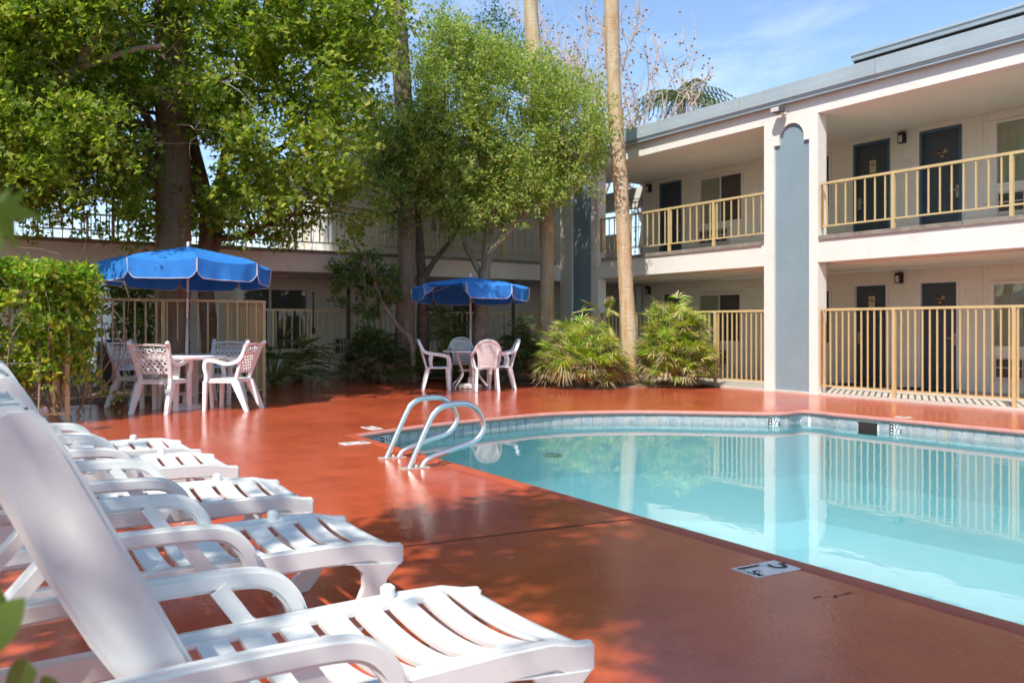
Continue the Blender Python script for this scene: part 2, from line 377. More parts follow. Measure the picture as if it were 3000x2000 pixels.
# resample so that neighbouring points never coincide
o2 = [OUT[0]]
for p in OUT[1:]:
    if math.dist(p, o2[-1]) > .03: o2.append(p)
OUT = [np.array(p) for p in o2]
NP = len(OUT)
area = sum(OUT[i][0]*OUT[(i+1) % NP][1] - OUT[(i+1) % NP][0]*OUT[i][1] for i in range(NP))
SGN = 1 if area > 0 else -1
def offs(d):
    """outline moved d metres outwards"""
    r = []
    for i in range(NP):
        a, b, c = OUT[i-1], OUT[i], OUT[(i+1) % NP]
        e1 = (b-a)/np.linalg.norm(b-a); e2 = (c-b)/np.linalg.norm(c-b)
        n1 = np.array([e1[1], -e1[0]])*SGN; n2 = np.array([e2[1], -e2[0]])*SGN
        m = n1+n2; m /= np.linalg.norm(m); k = max(.5, float(m.dot(n1))); r.append(b + m*d/k)
    return r
def ring(mb, prof):
    """sweep a profile of (outward offset, z) round the pool"""
    rows = [offs(o) for o, z in prof]; b = len(mb.v)
    for (o, z), row in zip(prof, rows): mb.v += [(float(p[0]), float(p[1]), z) for p in row]
    for j in range(len(prof)-1):
        for i in range(NP):
            k = (i+1) % NP; mb.f.append((b+j*NP+i, b+j*NP+k, b+(j+1)*NP+k, b+(j+1)*NP+i))
def holed(name, outer, inner, z, mat, zf=None):
    bm = bmesh.new()
    def loop(ps):
        vs = [bm.verts.new((float(p[0]), float(p[1]), zf(p[0]) if zf else z)) for p in ps]
        return [bm.edges.new((vs[i], vs[(i+1) % len(vs)])) for i in range(len(vs))]
    es = loop(outer) + (loop(inner) if inner else [])
    bmesh.ops.triangle_fill(bm, use_beauty=True, edges=es)
    for f in bm.faces:
        f.normal_update()
        if f.normal.z < 0: f.normal_flip()
    me = bpy.data.meshes.new(name); bm.to_mesh(me); bm.free(); me.materials.append(M[mat]); return me

XA = -14.2
me = holed('pool_deck', [(XA, -9), (9, -9), (9, TW-.004), (XA, TW-.004)], offs(.10), 0, 'deck_red')
bm = bmesh.new(); bm.from_mesh(me)
xs = np.linspace(XA, -18.4, 15); ys = np.linspace(-9, TW-.004, 12)
gv = [[bm.verts.new((float(x), float(y), gz(x))) for y in ys] for x in xs]
for i in range(14):
    for j in range(11): bm.faces.new((gv[i][j], gv[i][j+1], gv[i+1][j+1], gv[i+1][j]))
bmesh.ops.recalc_face_normals(bm, faces=bm.faces)
for f in bm.faces:
    if f.normal.z < 0: f.normal_flip()
bm.to_mesh(me); bm.free()
deck = tag(link('pool_deck', me), 'glossy brick red painted concrete deck round the pool', kind='structure')
gm = MB()
for (x0, x1, y0, y1) in [(-400, -18.4, -400, 400), (9, 400, -400, 400), (-18.4, 9, -400, -9), (-18.4, 9, TW, 400)]:
    gm.add([(x0, y0, -.03), (x1, y0, -.03), (x1, y1, -.03), (x0, y1, -.03)], [(0, 1, 2, 3)])
tag(gm.build('ground', 'asphalt'), 'dark paved ground beyond the motel', kind='structure')
# expansion joints of the deck
def joint(p, q, w=.016):
    a, b = np.array(p), np.array(q); t = (b-a)/np.linalg.norm(b-a); m = np.array([-t[1], t[0]])*w/2; k = 12; vs = []
    for i in range(k+1):
        c = a+(b-a)*i/k + m*.8*random.uniform(-1, 1); vs += [(*(c-m*random.uniform(.6, 1.2)), .003+gz(c[0])), (*(c+m*random.uniform(.6, 1.2)), .003+gz(c[0]))]
    MB().add(vs, [(2*i, 2*i+1, 2*i+3, 2*i+2) for i in range(k)]).build('expansion_joint', 'dark_groove', deck)
j0, j1 = np.array(G(1170, 1602)), np.array(G(1888, 1516))
joint(j0 - (j1-j0)*1.2, j0 + (j1-j0)*.985)
def crack(p, q, w=.004, n_=14):
    a, b = np.array(p), np.array(q); pts = [a+(b-a)*i/n_+np.array([random.gauss(0, .02), random.gauss(0, .02)])*(0 < i < n_) for i in range(n_+1)]; vs = []
    for c in pts: u = random.uniform(.3, 1)*w; vs += [(c[0]-u, c[1]-u*.6, .0028+gz(c[0])), (c[0]+u, c[1]+u*.6, .0028+gz(c[0]))]
    MB().add(vs, [(2*i, 2*i+1, 2*i+3, 2*i+2) for i in range(n_)]).build('hairline_crack', 'dark_groove', deck)
crack(G(2380, 1752), G(2520, 1738), .006, 8); crack(G(700, 1262), G(1010, 1240), .004); crack(G(1950, 1185), G(2180, 1172), .005)
joint(G(1450, 1213), G(1745, 1139), .008); joint(G(1015, 1124), G(1086, 1139), .01)

pool = tag(MB().build('swimming_pool', None), kind='structure', label='pale plastered swimming pool basin with curved end')
bas = MB(); ring(bas, [(.034, -.215), (.034, -.9), (-.10, -1.5), (-.5, -1.75)])
b0 = len(bas.v); rr = offs(-.5); bas.v += [(float(p[0]), float(p[1]), -1.75) for p in rr]
bas.build('basin', 'plaster', pool)
link('basin_floor', holed('basin_floor', rr, None, -1.75, 'plaster'), pool)
cp = MB(); ring(cp, [(.16, -.02), (.115, .004), (.05, .010), (.022, .007)]); cp.build('coping', 'coping_red', pool, smooth=50)
cp = MB(); ring(cp, [(.0225, .0068), (.008, -.002), (.0, -.014), (-.002, -.034), (.012, -.052), (.06, -.055)]); cp.build('coping_nose', 'coping_pink', pool, smooth=50)
bk = MB(); ring(bk, [(.060, -.05), (.044, -.05), (.044, -.22), (.060, -.22)]); bk.build('tile_grout', 'white_tile', pool)
# waterline tiles, one by one, on the far and the near side in view
base = offs(.036); cum = [0.0]
for i in range(1, NP): cum.append(cum[-1] + float(np.linalg.norm(base[i]-base[i-1])))
def along(s):
    i = max(1, min(NP-1, int(np.searchsorted(cum, s)))); t = (s-cum[i-1])/max(1e-6, cum[i]-cum[i-1]); p = base[i-1]+(base[i]-base[i-1])*t
    e = (base[i]-base[i-1])/np.linalg.norm(base[i]-base[i-1]); return p, e
tm = MB().box(-.0718, .0718, -.004, .006, -.074, .074).mesh('waterline_tile', 'slate_tile')
L_far = cum[len(far)-1 + 1]; s = .09; skim = None
mark_s = []
def nearest_s(px, py):
    q = np.array(G(px, py)); best = min(np.linspace(0, L_far, 900), key=lambda u: float(np.linalg.norm(along(u)[0]-q))); return float(best)
sk0, sk1 = nearest_s(2490, 1219), nearest_s(2538, 1225)
marks = [nearest_s(1128, 1262), nearest_s(2281, 1208), nearest_s(2618, 1228)]
while s < L_far + 1.2:
    if not (sk0-.03 < s < sk1+.03):
        p, e = along(min(s, cum[-1]))
        ang = math.atan2(e[1], e[0]); mk = any(abs(s-m) < .077 for m in marks)
        o = link('waterline_tile', tm, pool, (float(p[0]), float(p[1]), -.134)); o.rotation_euler = (0, 0, ang)
        if mk:
            o.data = MB().box(-.0735, .0735, -.004, .008, -.074, .074).mesh('depth_tile', 'white_tile'); o.name = 'depth_tile'; o['label'] = 'white waterline tile marked eight and a half'
            tx = link('lettering', text_mesh('8½', .14, 'black_ink'), o, (0, -.0065, .008)); tx.rotation_euler = (math.pi/2, 0, 0)
    s += .1525
# skimmer mouth
p, e = along((sk0+sk1)/2); o = MB().box(-.13, .13, -.012, .02, -.10, .05).build('skimmer_mouth', 'dark_gap', pool, loc=(float(p[0]), float(p[1]), -.134)); o.rotation_euler = (0, 0, math.atan2(e[1], e[0]))
wat = link('water', holed('water', offs(.034), None, -.166, 'water')); tag(wat, 'clear turquoise pool water with mirror reflections', kind='structure')
q = G(1620, 1258, -.166); fit = MB().tube([(.11*math.cos(a), .11*math.sin(a), -.60) for a in np.linspace(0, 6.2832, 25)], .016, 6).build('return_ring', 'fitting_grey', pool, loc=(q[0], q[1], .1))
# lettered tiles set in the deck
def deck_tile(c, yaw, parts, w=.17, label=None):
    t = thing('depth_marker', label, 'depth marker', (c[0], c[1], .0), yaw, 'white depth markers set in the deck')
    for k, (dy, items) in enumerate(parts):
        b = MB().box(-w/2, w/2, dy-w/2+.002, dy+w/2-.002, -.004, .0045).build('tile', 'white_tile', t)
        for (txt, sz, ox, oy) in items:
            o = link('lettering', text_mesh(txt, sz, 'black_ink'), b, (ox, dy+oy, .006))
cA, cB = np.array(G(2216, 1672)), np.array(G(2294, 1657)); c = (cA+cB)/2
deck_tile(c, math.atan2((cB-cA)[1], (cB-cA)[0])-math.pi/2, [(.088, [('5', .215, .0, 0)]), (-.088, [('1', .20, -.055, 0), ('.', .10, -.022, -.06), ('5', .10, .016, -.035), ('M', .06, .060, -.048)])], .172, 'white square depth tiles reading 5 and 1.5 M on the near shaded deck')
c = np.array(G(1047, 1297)); deck_tile(c, 0.0, [(.088, [('8', .15, -.02, 0)]), (-.088, [('2.5', .07, 0, 0)])], .172, 'white depth tile on the deck left of the pool handrails')
c = np.array(G(1090, 1253.5)); deck_tile(c, math.pi/2, [(.088, [('8', .15, -.02, 0)]), (-.088, [('2.5', .07, 0, 0)])], .15, 'white depth tile on the deck behind the pool handrails')
c = np.array(G(2657, 1221)); deck_tile(c, math.pi, [(.08, [('8', .15, 0, 0)])], .16, 'white depth tile on the far deck before the right fence')

# ------------------------------------------------------------------ building pieces
def wall_rects(x0, x1, z0, z1, holes):
    xs = sorted({x0, x1} | {max(x0, min(x1, h[k])) for h in holes for k in (0, 1)}); zs = sorted({z0, z1} | {max(z0, min(z1, h[k])) for h in holes for k in (2, 3)}); r = []
    for i in range(len(xs)-1):
        for j in range(len(zs)-1):
            cx, cz = (xs[i]+xs[i+1])/2, (zs[j]+zs[j+1])/2
            if xs[i+1]-xs[i] > 1e-4 and zs[j+1]-zs[j] > 1e-4 and not any(h[0] < cx < h[1] and h[2] < cz < h[3] for h in holes): r.append((xs[i], xs[i+1], zs[j], zs[j+1]))
    return r
BLK = {}
def blocks(root, place, x0, x1, z0, z1, holes, limit, score):
    """painted masonry blocks, each its own piece; place(x,z) -> object location; holes are openings"""
    bw, bh, g = .405, .203, .007; out = []
    j = 0; z = z0
    while z < z1-.02:
        zz = min(z+bh, z1); x = x0 - (bw/2 if j % 2 else 0)
        while x < x1-.01:
            a, b = max(x, x0), min(x+bw, x1); parts = [(a, b)]
            for h in holes:
                if h[2] < zz-.005 and h[3] > z+.005:
                    np_ = []
                    for (u, w) in parts:
                        if h[1] <= u or h[0] >= w: np_.append((u, w))
                        else:
                            if h[0]-u > .03: np_.append((u, h[0]))
                            if w-h[1] > .03: np_.append((h[1], w))
                    parts = np_
            out += [(u, w, z, zz) for u, w in parts if w-u > .03]
            x += bw
        z += bh; j += 1
    out.sort(key=lambda r: -score(r))
    rest = MB()
    for i, (u, w, a, b) in enumerate(out):
        W, Hh = round(w-u-g, 3), round(b-a-g, 3)
        if W < .02 or Hh < .02: continue
        if i < limit:
            k = (W, Hh)
            if k not in BLK: BLK[k] = bevel_me(MB().box(-W/2, W/2, -.002, .03, -Hh/2, Hh/2).mesh('block', 'block_paint'), .003, 1)
            o = link('block', BLK[k], root); o.location, rz = place((u+w)/2, (a+b)/2, random.uniform(-.0012, .0012)); o.rotation_euler = (0, 0, rz)
        else:
            c, rz = place((u+w)/2, (a+b)/2, 0); m = Matrix.Translation(c) @ Matrix.Rotation(rz, 4, 'Z'); t = MB().box(-W/2, W/2, -.002, .03, -Hh/2, Hh/2)
            rest.add([m @ Vector(q) for q in t.v], t.f)
    if rest.v: tag(rest.build('block_courses', 'block_paint', root), kind='stuff')

def railing(name, label, cat, group, p0, p1, ztop, zbot, zfoot, step, posts, rustend=False, bar=.021, ends=True):
    """metal railing along a straight line: top rail, bottom rail, posts, balusters"""
    p0, p1 = np.array(p0), np.array(p1); L = float(np.linalg.norm(p1-p0)); yaw = math.atan2((p1-p0)[1], (p1-p0)[0])
    t = thing(name, label, cat, (float(p0[0]), float(p0[1]), 0), yaw, group)
    MB().box(0, L, -.022, .022, ztop-.04, ztop).build('top_rail', 'gold_metal', t)
    MB().box(0, L, -.014, .014, zbot-.013, zbot+.013).build('bottom_rail', 'gold_metal', t)
    pm = MB().box(-.025, .025, -.0249, .0249, zfoot, ztop-.038).mesh('post', 'gold_metal')
    for k in posts: link('post', pm, t, (k, 0, 0))
    if rustend: MB().box(-.003, .022, -.016, .016, zbot-.02, ztop-.002).build('end_bar', 'rust_metal', t)
    bmh = MB().box(-bar/2, bar/2, -bar/2, bar/2, zbot+.01, ztop-.036).mesh('baluster', 'gold_metal')
    x = step*.6
    while x < L-.03:
        if all(abs(x-k) > .05 for k in posts): link('baluster', bmh, t, (x, random.uniform(-.001, .001), 0))
        x += step
    return t

def window(root, name, x0, x1, z0, z1, ymid, mull, lace=None, blinds=False, face=None, label=None):
    """sliding window in the wall plane y=ymid; returns part. Built in the frame of root."""
    w = MB(); fw = .045
    w.box(x0, x1, ymid-.022, ymid+.05, z1-fw, z1); w.box(x0, x1, ymid-.024, ymid+.05, z0, z0+fw)
    w.box(x0, x0+fw, ymid-.020, ymid+.05, z0+fw, z1-fw); w.box(x1-fw, x1, ymid-.020, ymid+.05, z0+fw, z1-fw)
    win = w.build('window', 'white_vinyl', root)
    if label: win['label'] = label
    for m in mull: MB().box(m-.022, m+.022, ymid-.005, ymid+.04, z0+fw, z1-fw).build('mullion', 'white_vinyl', win)
    cuts = [x0+fw] + list(mull) + [x1-fw]
    for i in range(len(cuts)-1):
        MB().box(cuts[i]+.02, cuts[i+1]-.02, ymid+.012, ymid+.018, z0+fw, z1-fw).build('pane', 'glass', win)
    if mull and not blinds: MB().box(mull[-1]+.022, x1-fw, ymid-.002, ymid+.006, z0+fw, z1-fw).build('insect_screen', 'screen_dark', win)
    if blinds:
        zz = z0+.1
        b = MB()
        while zz < z1-.06: b.box(x0+.05, x1-.05, ymid+.022, ymid+.04, zz, zz+.024); zz += .034
        b.build('blind', 'blind_grey', win)
    else:
        n_ = int((x1-x0)/.035); vs = []; m = MB()
        for i in range(n_+1):
            x = lerp(x0+.03, x1-.03, i/n_); y = ymid+.062+.016*math.sin(i*1.9)+.008*math.sin(i*.7); vs += [(x, y, z0+.02), (x, y, z1-.02)]
        m.add(vs, [(2*i, 2*i+2, 2*i+3, 2*i+1) for i in range(n_)]); m.build('curtain', 'curtain', win, smooth=True)
        if lace:
            vs = []; k = 14
            for i in range(k+1):
                u = i/k
                for j in range(9):
                    v = j/8; bl = .5+.5*abs(v-.45)*1.2
                    vs.append((lerp(lace[0], lace[1], .5+(u-.5)*bl), ymid+.033+.004*math.sin(i*2.1), lerp(z0+.04, z1-.04, v)))
            MB().add(vs, [(i*9+j, i*9+9+j, i*9+10+j, i*9+j+1) for i in range(k) for j in range(8)]).build('lace_curtain', 'lace', win, smooth=True)
    MB().box(x0, x1, ymid+.2, ymid+.24, z0, z1).build('room_dark', 'dark_room', win)
    return win
def aircon(root, x0, x1, z0, z1, y):
    a = MB(); f = .03
    a.box(x0, x1, y-.05, y+.02, z1-f, z1); a.box(x0, x1, y-.05, y+.02, z0, z0+f*1.8); a.box(x0, x0+f, y-.049, y+.02, z0+f*1.8, z1-f); a.box(x1-f, x1, y-.049, y+.02, z0+f*1.8, z1-f)
    zm = (z0+z1)/2+.02; k = max(2, round((x1-x0)/.24)); a.box(x0+f, x1-f, y-.047, y, zm-.01, zm+.01)
    for i in range(1, k): xx = lerp(x0+f, x1-f, i/k); a.box(xx-.011, xx+.011, y-.046, y, z0+f*1.8, z1-f)
    ac = a.build('air_conditioner', 'ac_case', root); g = MB(); x = x0+f
    while x < x1-f: g.box(x, x+.008, y-.035, y-.02, z0+f, z1-f); x += .019
    g.build('louver_grille', 'grille', ac); MB().box(x0+.01, x1-.01, y-.018, y+.02, z0+.01, z1-.01).build('grille_back', 'bin_dark', ac)
def door(root, x0, x1, z0, z1, y, hinge, frame, sign=None, number=None, label=None):
    """recessed flush door with frame; hinge side 'l' or 'r' gives the side opposite the handle"""
    f = .05; dm = MB().box(x0+f, x1-f, y+.055, y+.09, z0+.01, z1-f); dr = dm.build('door', 'door_blue', root)
    if label: dr['label'] = label
    fr = MB(); fr.box(x0, x0+f, y-.006, y+.10, z0, z1); fr.box(x1-f, x1, y-.006, y+.10, z0, z1); fr.box(x0+f, x1-f, y-.0055, y+.10, z1-f, z1); fr.build('door_frame', frame, dr)
    MB().box(x0+f, x1-f, y+.02, y+.056, z0, z0+.016).build('threshold', 'steel_plate', dr)
    hx = x1-f-.055 if hinge == 'l' else x0+f+.055; sg = -1 if hinge == 'l' else 1
    hm = MB().box(hx-.032, hx+.032, y+.043, y+.056, z0+.80, z0+1.02); hm.sweep([(hx, y+.045, z0+.93), (hx, y+.0, z0+.93), (hx+sg*.11, y-.005, z0+.93)], .018, .022); hm.build('handle', 'steel_plate', dr)
    cx = (x0+x1)/2; zs = z0+1.62
    if sign == 'tall':
        s_ = MB().box(cx-.065, cx+.065, y+.048, y+.0555, zs-.13, zs+.11).build('no_smoking_sign', 'cream_plate', dr)
        rg = MB(); k = 28; yy = y+.0465
        vs = []
        for i in range(k): a_ = 2*math.pi*i/k; vs += [(cx+.050*math.cos(a_), yy, zs+.03+.050*math.sin(a_)), (cx+.040*math.cos(a_), yy, zs+.03+.040*math.sin(a_))]
        rg.add(vs, [(2*i, 2*i+1, (2*i+3) % (2*k), (2*i+2) % (2*k)) for i in range(k)])
        c45 = .7071*.042; wv = .005; rg.add([(cx-c45-wv, yy, zs+.03+c45-wv), (cx-c45+wv, yy, zs+.03+c45+wv), (cx+c45+wv, yy, zs+.03-c45+wv), (cx+c45-wv, yy, zs+.03-c45-wv)], [(0, 1, 2, 3)])
        rg.add([(cx-.028, yy+.0004, zs+.022), (cx+.028, yy+.0004, zs+.022), (cx+.028, yy+.0004, zs+.032), (cx-.028, yy+.0004, zs+.032)], [(0, 1, 2, 3)])
        # sub-parts stay at this level: the marks belong to the sign plate's own level
        rg.build('sign_marks', 'black_ink', dr)
        tx = link('sign_lettering', text_mesh('NO SMOKING', .019, 'black_ink'), dr, (cx, yy, zs-.055)); tx.rotation_euler = (math.pi/2, 0, 0)
        MB().box(cx-.055, cx+.055, y+.0485, y+.0558, zs-.195, zs-.135).build('number_plate', 'brown_plate', dr)
        if number:
            tx = link('number_lettering', text_mesh(number, .045, 'cream_plate'), dr, (cx, y+.0475, zs-.165)); tx.rotation_euler = (math.pi/2, 0, 0)
    elif sign == 'wide':
        MB().box(cx-.10, cx+.10, y+.048, y+.0555, zs-.005, zs+.085).build('no_smoking_sign', 'brown_plate', dr)
        tx = link('sign_lettering', text_mesh('No Smoking', .028, 'cream_plate'), dr, (cx-.022, y+.047, zs+.022)); tx.rotation_euler = (math.pi/2, 0, 0)
        k = 20; vs = []; yy = y+.0465
        for i in range(k): a_ = 2*math.pi*i/k; vs += [(cx+.068+.030*math.cos(a_), yy, zs+.048+.030*math.sin(a_)), (cx+.068+.021*math.cos(a_), yy, zs+.048+.021*math.sin(a_))]
        m = MB().add(vs, [(2*i, 2*i+1, (2*i+3) % (2*k), (2*i+2) % (2*k)) for i in range(k)]); m.add([(cx+.05, yy, zs+.06), (cx+.055, yy, zs+.066), (cx+.086, yy, zs+.036), (cx+.081, yy, zs+.03)], [(0, 1, 2, 3)]); m.build('sign_marks', 'cream_plate', dr)
        MB().box(cx-.06, cx+.06, y+.049, y+.0556, zs-.075, zs-.01).build('number_plate', 'brown_plate', dr)
        if number:
            tx = link('number_lettering', text_mesh(number, .05, 'cream_plate'), dr, (cx, y+.048, zs-.042)); tx.rotation_euler = (math.pi/2, 0, 0)
    elif sign == 'small':
        MB().box(cx-.05, cx+.05, y+.049, y+.0556, zs-.06, zs-.0).build('number_plate', 'brown_plate', dr)
    return dr
def wall_lamp(x, y, z, label):
    t = thing('wall_lamp', label, 'wall lamp', (x, y, z), 0, 'black box lamps on the motel wall')
    h = MB(); h.box(-.062, .062, -.006, 0, -.10, .10); h.box(-.06, .06, -.10, -.006, .045, .10); h.box(-.06, -.048, -.10, -.006, -.10, .045); h.box(.03, .06, -.10, -.006, -.10, .045); h.box(-.048, .03, -.098, -.006, -.10, -.085)
    h.build('housing', 'black_metal', t); MB().box(-.047, .029, -.094, -.008, -.084, .044).build('diffuser', 'diffuser', t)

# ------------------------------------------------------------------ right wing
YW = 15.1
wing = thing('motel_wing', 'two storey cream motel wing with blue pilasters along the pool', 'building', (-10, TW, 0))
ox = Matrix.Translation((10, -TW, 0))
class RootProxy: pass
# parts are written in place coordinates; the wing's Empty sits at its base, so shift the children
def shift(root):
    inv = root.matrix_world.inverted() if False else Matrix.Translation(-Vector(root.location))
    for c in [o for o in COL.objects if o.parent == root]: c.location = Vector(c.location) - Vector(root.location)
XL, XR = -16.82, 1.5
MB().box(-16.85, XR, TW+.008, YW+.2, -.12, .04).build('walkway', 'concrete', wing)
sl = MB().box(-17.0, XR, TW+.24, YW+.1, 2.29, 2.672)
for a, b in [(-15.54, -10.70), (-9.53, -4.75), (-3.58, XR)]: sl.box(a, b, TW+.003, TW+.24, 2.29, 2.672)
sl.build('balcony_slab', 'stucco', wing)
MB().box(-19.5, XR, TW+.10, YW+2.4, 2.672, 2.70).build('balcony_floor', 'concrete', wing)
seams = [st(*( (px-1500)/FPX*1.0, 1.0)) for px in ()]
for a, b in [(-15.4, -13.02), (-13.0, -10.75), (-9.50, -7.0), (-6.98, -4.2), (-4.18, 1.4)]:
    bd = MB()
    for k in range(3): bd.box(a, b, TW-.028+.002*k, TW+.10, 2.674+k*.024, 2.674+k*.024+.0215)
    bd.build('edge_board', 'weathered_wood', wing)
MB().box(-17.0, XR, TW+.004, TW+.30, 4.87, 5.17).build('beam', 'stucco', wing)
MB().box(-17.0, XR, TW+.30, YW+.2, 4.885, 4.95).build('upper_ceiling', 'ceiling_paint', wing)
MB().box(-16.9, XR, TW+.36, YW-.01, 2.262, 2.289).build('lower_ceiling', 'ceiling_paint', wing)
# roof edge in sheet-metal lengths
prof = [(TW-.10, 5.150), (TW-.10, 5.168), (TW-.055, 5.176), (TW-.115, 5.232), (TW-.115, 5.352), (TW-.103, 5.357), (TW-.103, 5.485), (TW-.09, 5.492), (TW+.30, 5.505), (TW+.30, 5.150)]
for a, b in [(-16.95, -14.02), (-14.012, -11.2), (-11.192, -8.37), (-8.362, -5.5), (-5.492, -2.6), (-2.592, XR)]:
    MB().prism(prof, a, b, 'x').build('fascia_panel', 'roof_metal', wing)
MB().box(-16.95, XR, TW+.30, YW+4, 4.96, 5.44).build('roof', 'roof_metal', wing)
MB().box(-9.06, XR, TW+.34, TW+.6, 5.5, 5.685).build('roof_gap', 'dark_gap', wing)
pr = [(TW+.30, 5.685), (TW+.285, 5.76), (TW+.27, 5.763), (TW+.27, 5.795), (TW+.30, 5.81), (TW+1.2, 5.815), (TW+1.2, 5.685)]
MB().prism(pr, -9.08, XR, 'x').build('raised_roof_edge', 'roof_metal', wing)
# openings: (x0,x1,z0,z1)
doors = [(-10.64,-9.87,.04,2.03,'r','white_vinyl','tall','107'),(-9.26,-8.48,.04,2.03,'l','white_vinyl','wide','108'),(-16.15,-15.44,.04,2.03,'l','white_vinyl','tall','105'),
         (-10.63,-9.83,2.70,4.79,'r','frame_blue','tall','207'),(-9.23,-8.43,2.70,4.79,'l','frame_blue','wide','208'),(-16.22,-15.44,2.70,4.79,'l','frame_blue','small',None)]
wins = [(-7.91,-6.20,.80,1.95,[-6.9],(-7.66,-7.32)),(-7.86,-6.20,3.59,4.715,[-6.9],(-7.55,-7.2)),(-14.88,-13.52,.80,1.95,[-14.2],None),(-14.85,-13.48,3.58,4.715,[-14.16],None),(-12.50,-11.14,.80,1.95,[-11.8],None),(-12.50,-11.14,3.59,4.715,[-11.8],None)]
acs = [(-7.84,-6.90,.26,.655),(-7.80,-6.90,3.09,3.475),(-14.84,-13.90,.26,.655),(-14.82,-13.88,3.10,3.47),(-12.4,-11.5,.26,.655),(-12.4,-11.5,3.09,3.475)]
holes = [d[:4] for d in doors] + [w[:4] for w in wins] + acs
bw_ = MB()
for a, b, c, d in wall_rects(-16.87, -.5, .0, 2.262, holes) + wall_rects(-16.87, -.5, 2.70, 4.885, holes): bw_.box(a, b, YW+.004, YW+.20, c, d)
bw_.build('wall', 'block_paint', wing)
for zlo, zhi in ((.04, 2.262), (2.70, 4.885)):
    blocks(wing, lambda x, z, e: ((x, YW+e, z), 0), -16.87, -6.0, zlo, zhi, holes, 150, lambda r: (r[1]-r[0])*(r[3]-r[2])/((r[0]**2+YW**2)))
for d in doors: door(wing, *d[:4], YW, d[4], d[5], d[6], d[7])
for w in wins: window(wing, 'window', w[0], w[1], w[2], w[3], YW, w[4], w[5])
for a in acs: aircon(wing, *a, YW)
for (x, z, w_) in [(-10.2, .041, .9), (-8.85, .041, .95)]: tag(MB().box(x-w_/2, x+w_/2, YW-.62, YW-.06, .0415, .056).build('door_mat', 'mat_black'), 'black rubber door mat before the ' + ('first' if x < -10 else 'second') + ' ground floor door beyond the fence', 'door mat', 'door mats on the walkway')
# trim boards on the block wall
for x in (-8.07, -15.0+.05): MB().box(x-.02, x+.02, YW-.016, YW+.002, 3.0, 4.87).build('trim_board', 'block_paint', wing)
MB().box(-8.10, -8.06, YW-.02, YW+.002, .72, 2.2).build('conduit', 'block_paint', wing); MB().box(-8.06, -7.84, YW-.018, YW+.002, .70, .725).build('conduit', 'block_paint', wing)
# end wall of the passage at the inner corner, and iron gate
MB().box(-17.05, -16.875, YW+.21, YW+2.5, 2.70, 4.90).build('passage_wall', 'block_paint', wing)
MB().box(-19.6, -16.88, YW+.3, YW+.5, 4.36, 4.88).build('passage_lintel', 'block_paint', wing)
MB().box(-19.6, -17.95, YW+.3, YW+.5, 2.70, 3.72).build('passage_parapet', 'block_paint', wing)
MB().box(-19.6, -17.45, YW+.3, YW+.5, 0, 2.67).build('passage_wall', 'block_paint', wing)
MB().box(-19.6, -16.0, YW+1.8, YW+1.9, 0, 2.67).build('dark_passage', 'dark_room', wing)
def pilaster(x0, x1, i0, i1):
    arc = []; cx = (i0+i1)/2; rr_ = (i1-i0)/2*.70; zs = 4.53
    for k in range(17): a = math.pi*k/16; arc.append((cx+rr_*math.cos(a), zs+.27*math.sin(a)))
    rim = [(x0, 0), (i0, 0), (i0, 4.45), (cx-rr_, 4.45)] + arc[::-1] + [(cx+rr_, 4.45), (i1, 4.45), (i1, 0), (x1, 0), (x1, 4.868), (x0, 4.868)]
    bm = bmesh.new(); vs = [bm.verts.new((p[0], TW, p[1])) for p in rim]; es = [bm.edges.new((vs[i], vs[(i+1) % len(vs)])) for i in range(len(vs))]
    bmesh.ops.triangle_fill(bm, use_beauty=True, edges=es)
    ex = bmesh.ops.extrude_face_region(bm, geom=list(bm.faces)); bmesh.ops.translate(bm, vec=(0, .05, 0), verts=[e for e in ex['geom'] if isinstance(e, bmesh.types.BMVert)])
    bmesh.ops.recalc_face_normals(bm, faces=bm.faces); me = bpy.data.meshes.new('pilaster'); bm.to_mesh(me); bm.free(); me.materials.append(M['stucco'])
    p = link('pilaster', me, wing); MB().box(x0+.002, x1-.002, TW+.0515, TW+.235, 0, 4.868).build('pillar_core', 'stucco', p)
    MB().box(i0-.03, i1+.03, TW+.046, TW+.0505, 0, 4.82).build('recessed_panel', 'stucco_blue', p)
pilaster(-10.70, -9.53, -10.48, -9.71); pilaster(-16.76, -15.54, -16.54, -15.80); pilaster(-4.75, -3.58, -4.53, -3.76)
MB().box(-17.0, -16.765, TW, TW+.235, 0, 4.868).build('corner_pillar', 'stucco', wing)
shift(wing)
for x, z, lb in [(-9.61, 2.095, 'black box lamp between two ground floor doors behind the right fence'), (-9.55, 4.735, 'black box lamp between two dark blue upper doors'), (-16.60, 2.10, 'black box lamp on the ground floor wall just right of the sunlit palm trunk'), (-16.57, 4.72, 'black box lamp on the upper wall left of a lone blue door')]: wall_lamp(x, YW, z, lb)
# flood light over the pillar
fl = thing('flood_light', 'grey flood light fixed above the arch of the blue pillar', 'flood light', (-10.24, TW, 5.03))
MB().box(-.05, .05, -.012, .004, -.05, .05).build('back_plate', 'white_pole', fl); MB().tube([(0, -.01, 0), (0, -.07, .03), (-.02, -.13, .02)], .013, 8).build('arm', 'white_pole', fl)
hd = MB(); hd.prism([(-.13, .01), (-.13, .05), (-.10, .075), (.08, .075), (.10, .05), (.10, -.03), (-.06, -.045)], -.24, -.10, 'y'); hd.build('lamp_head', 'lamp_dark', fl); MB().box(-.10, .07, -.248, -.2405, -.025, .05).build('lens', 'diffuser', fl)

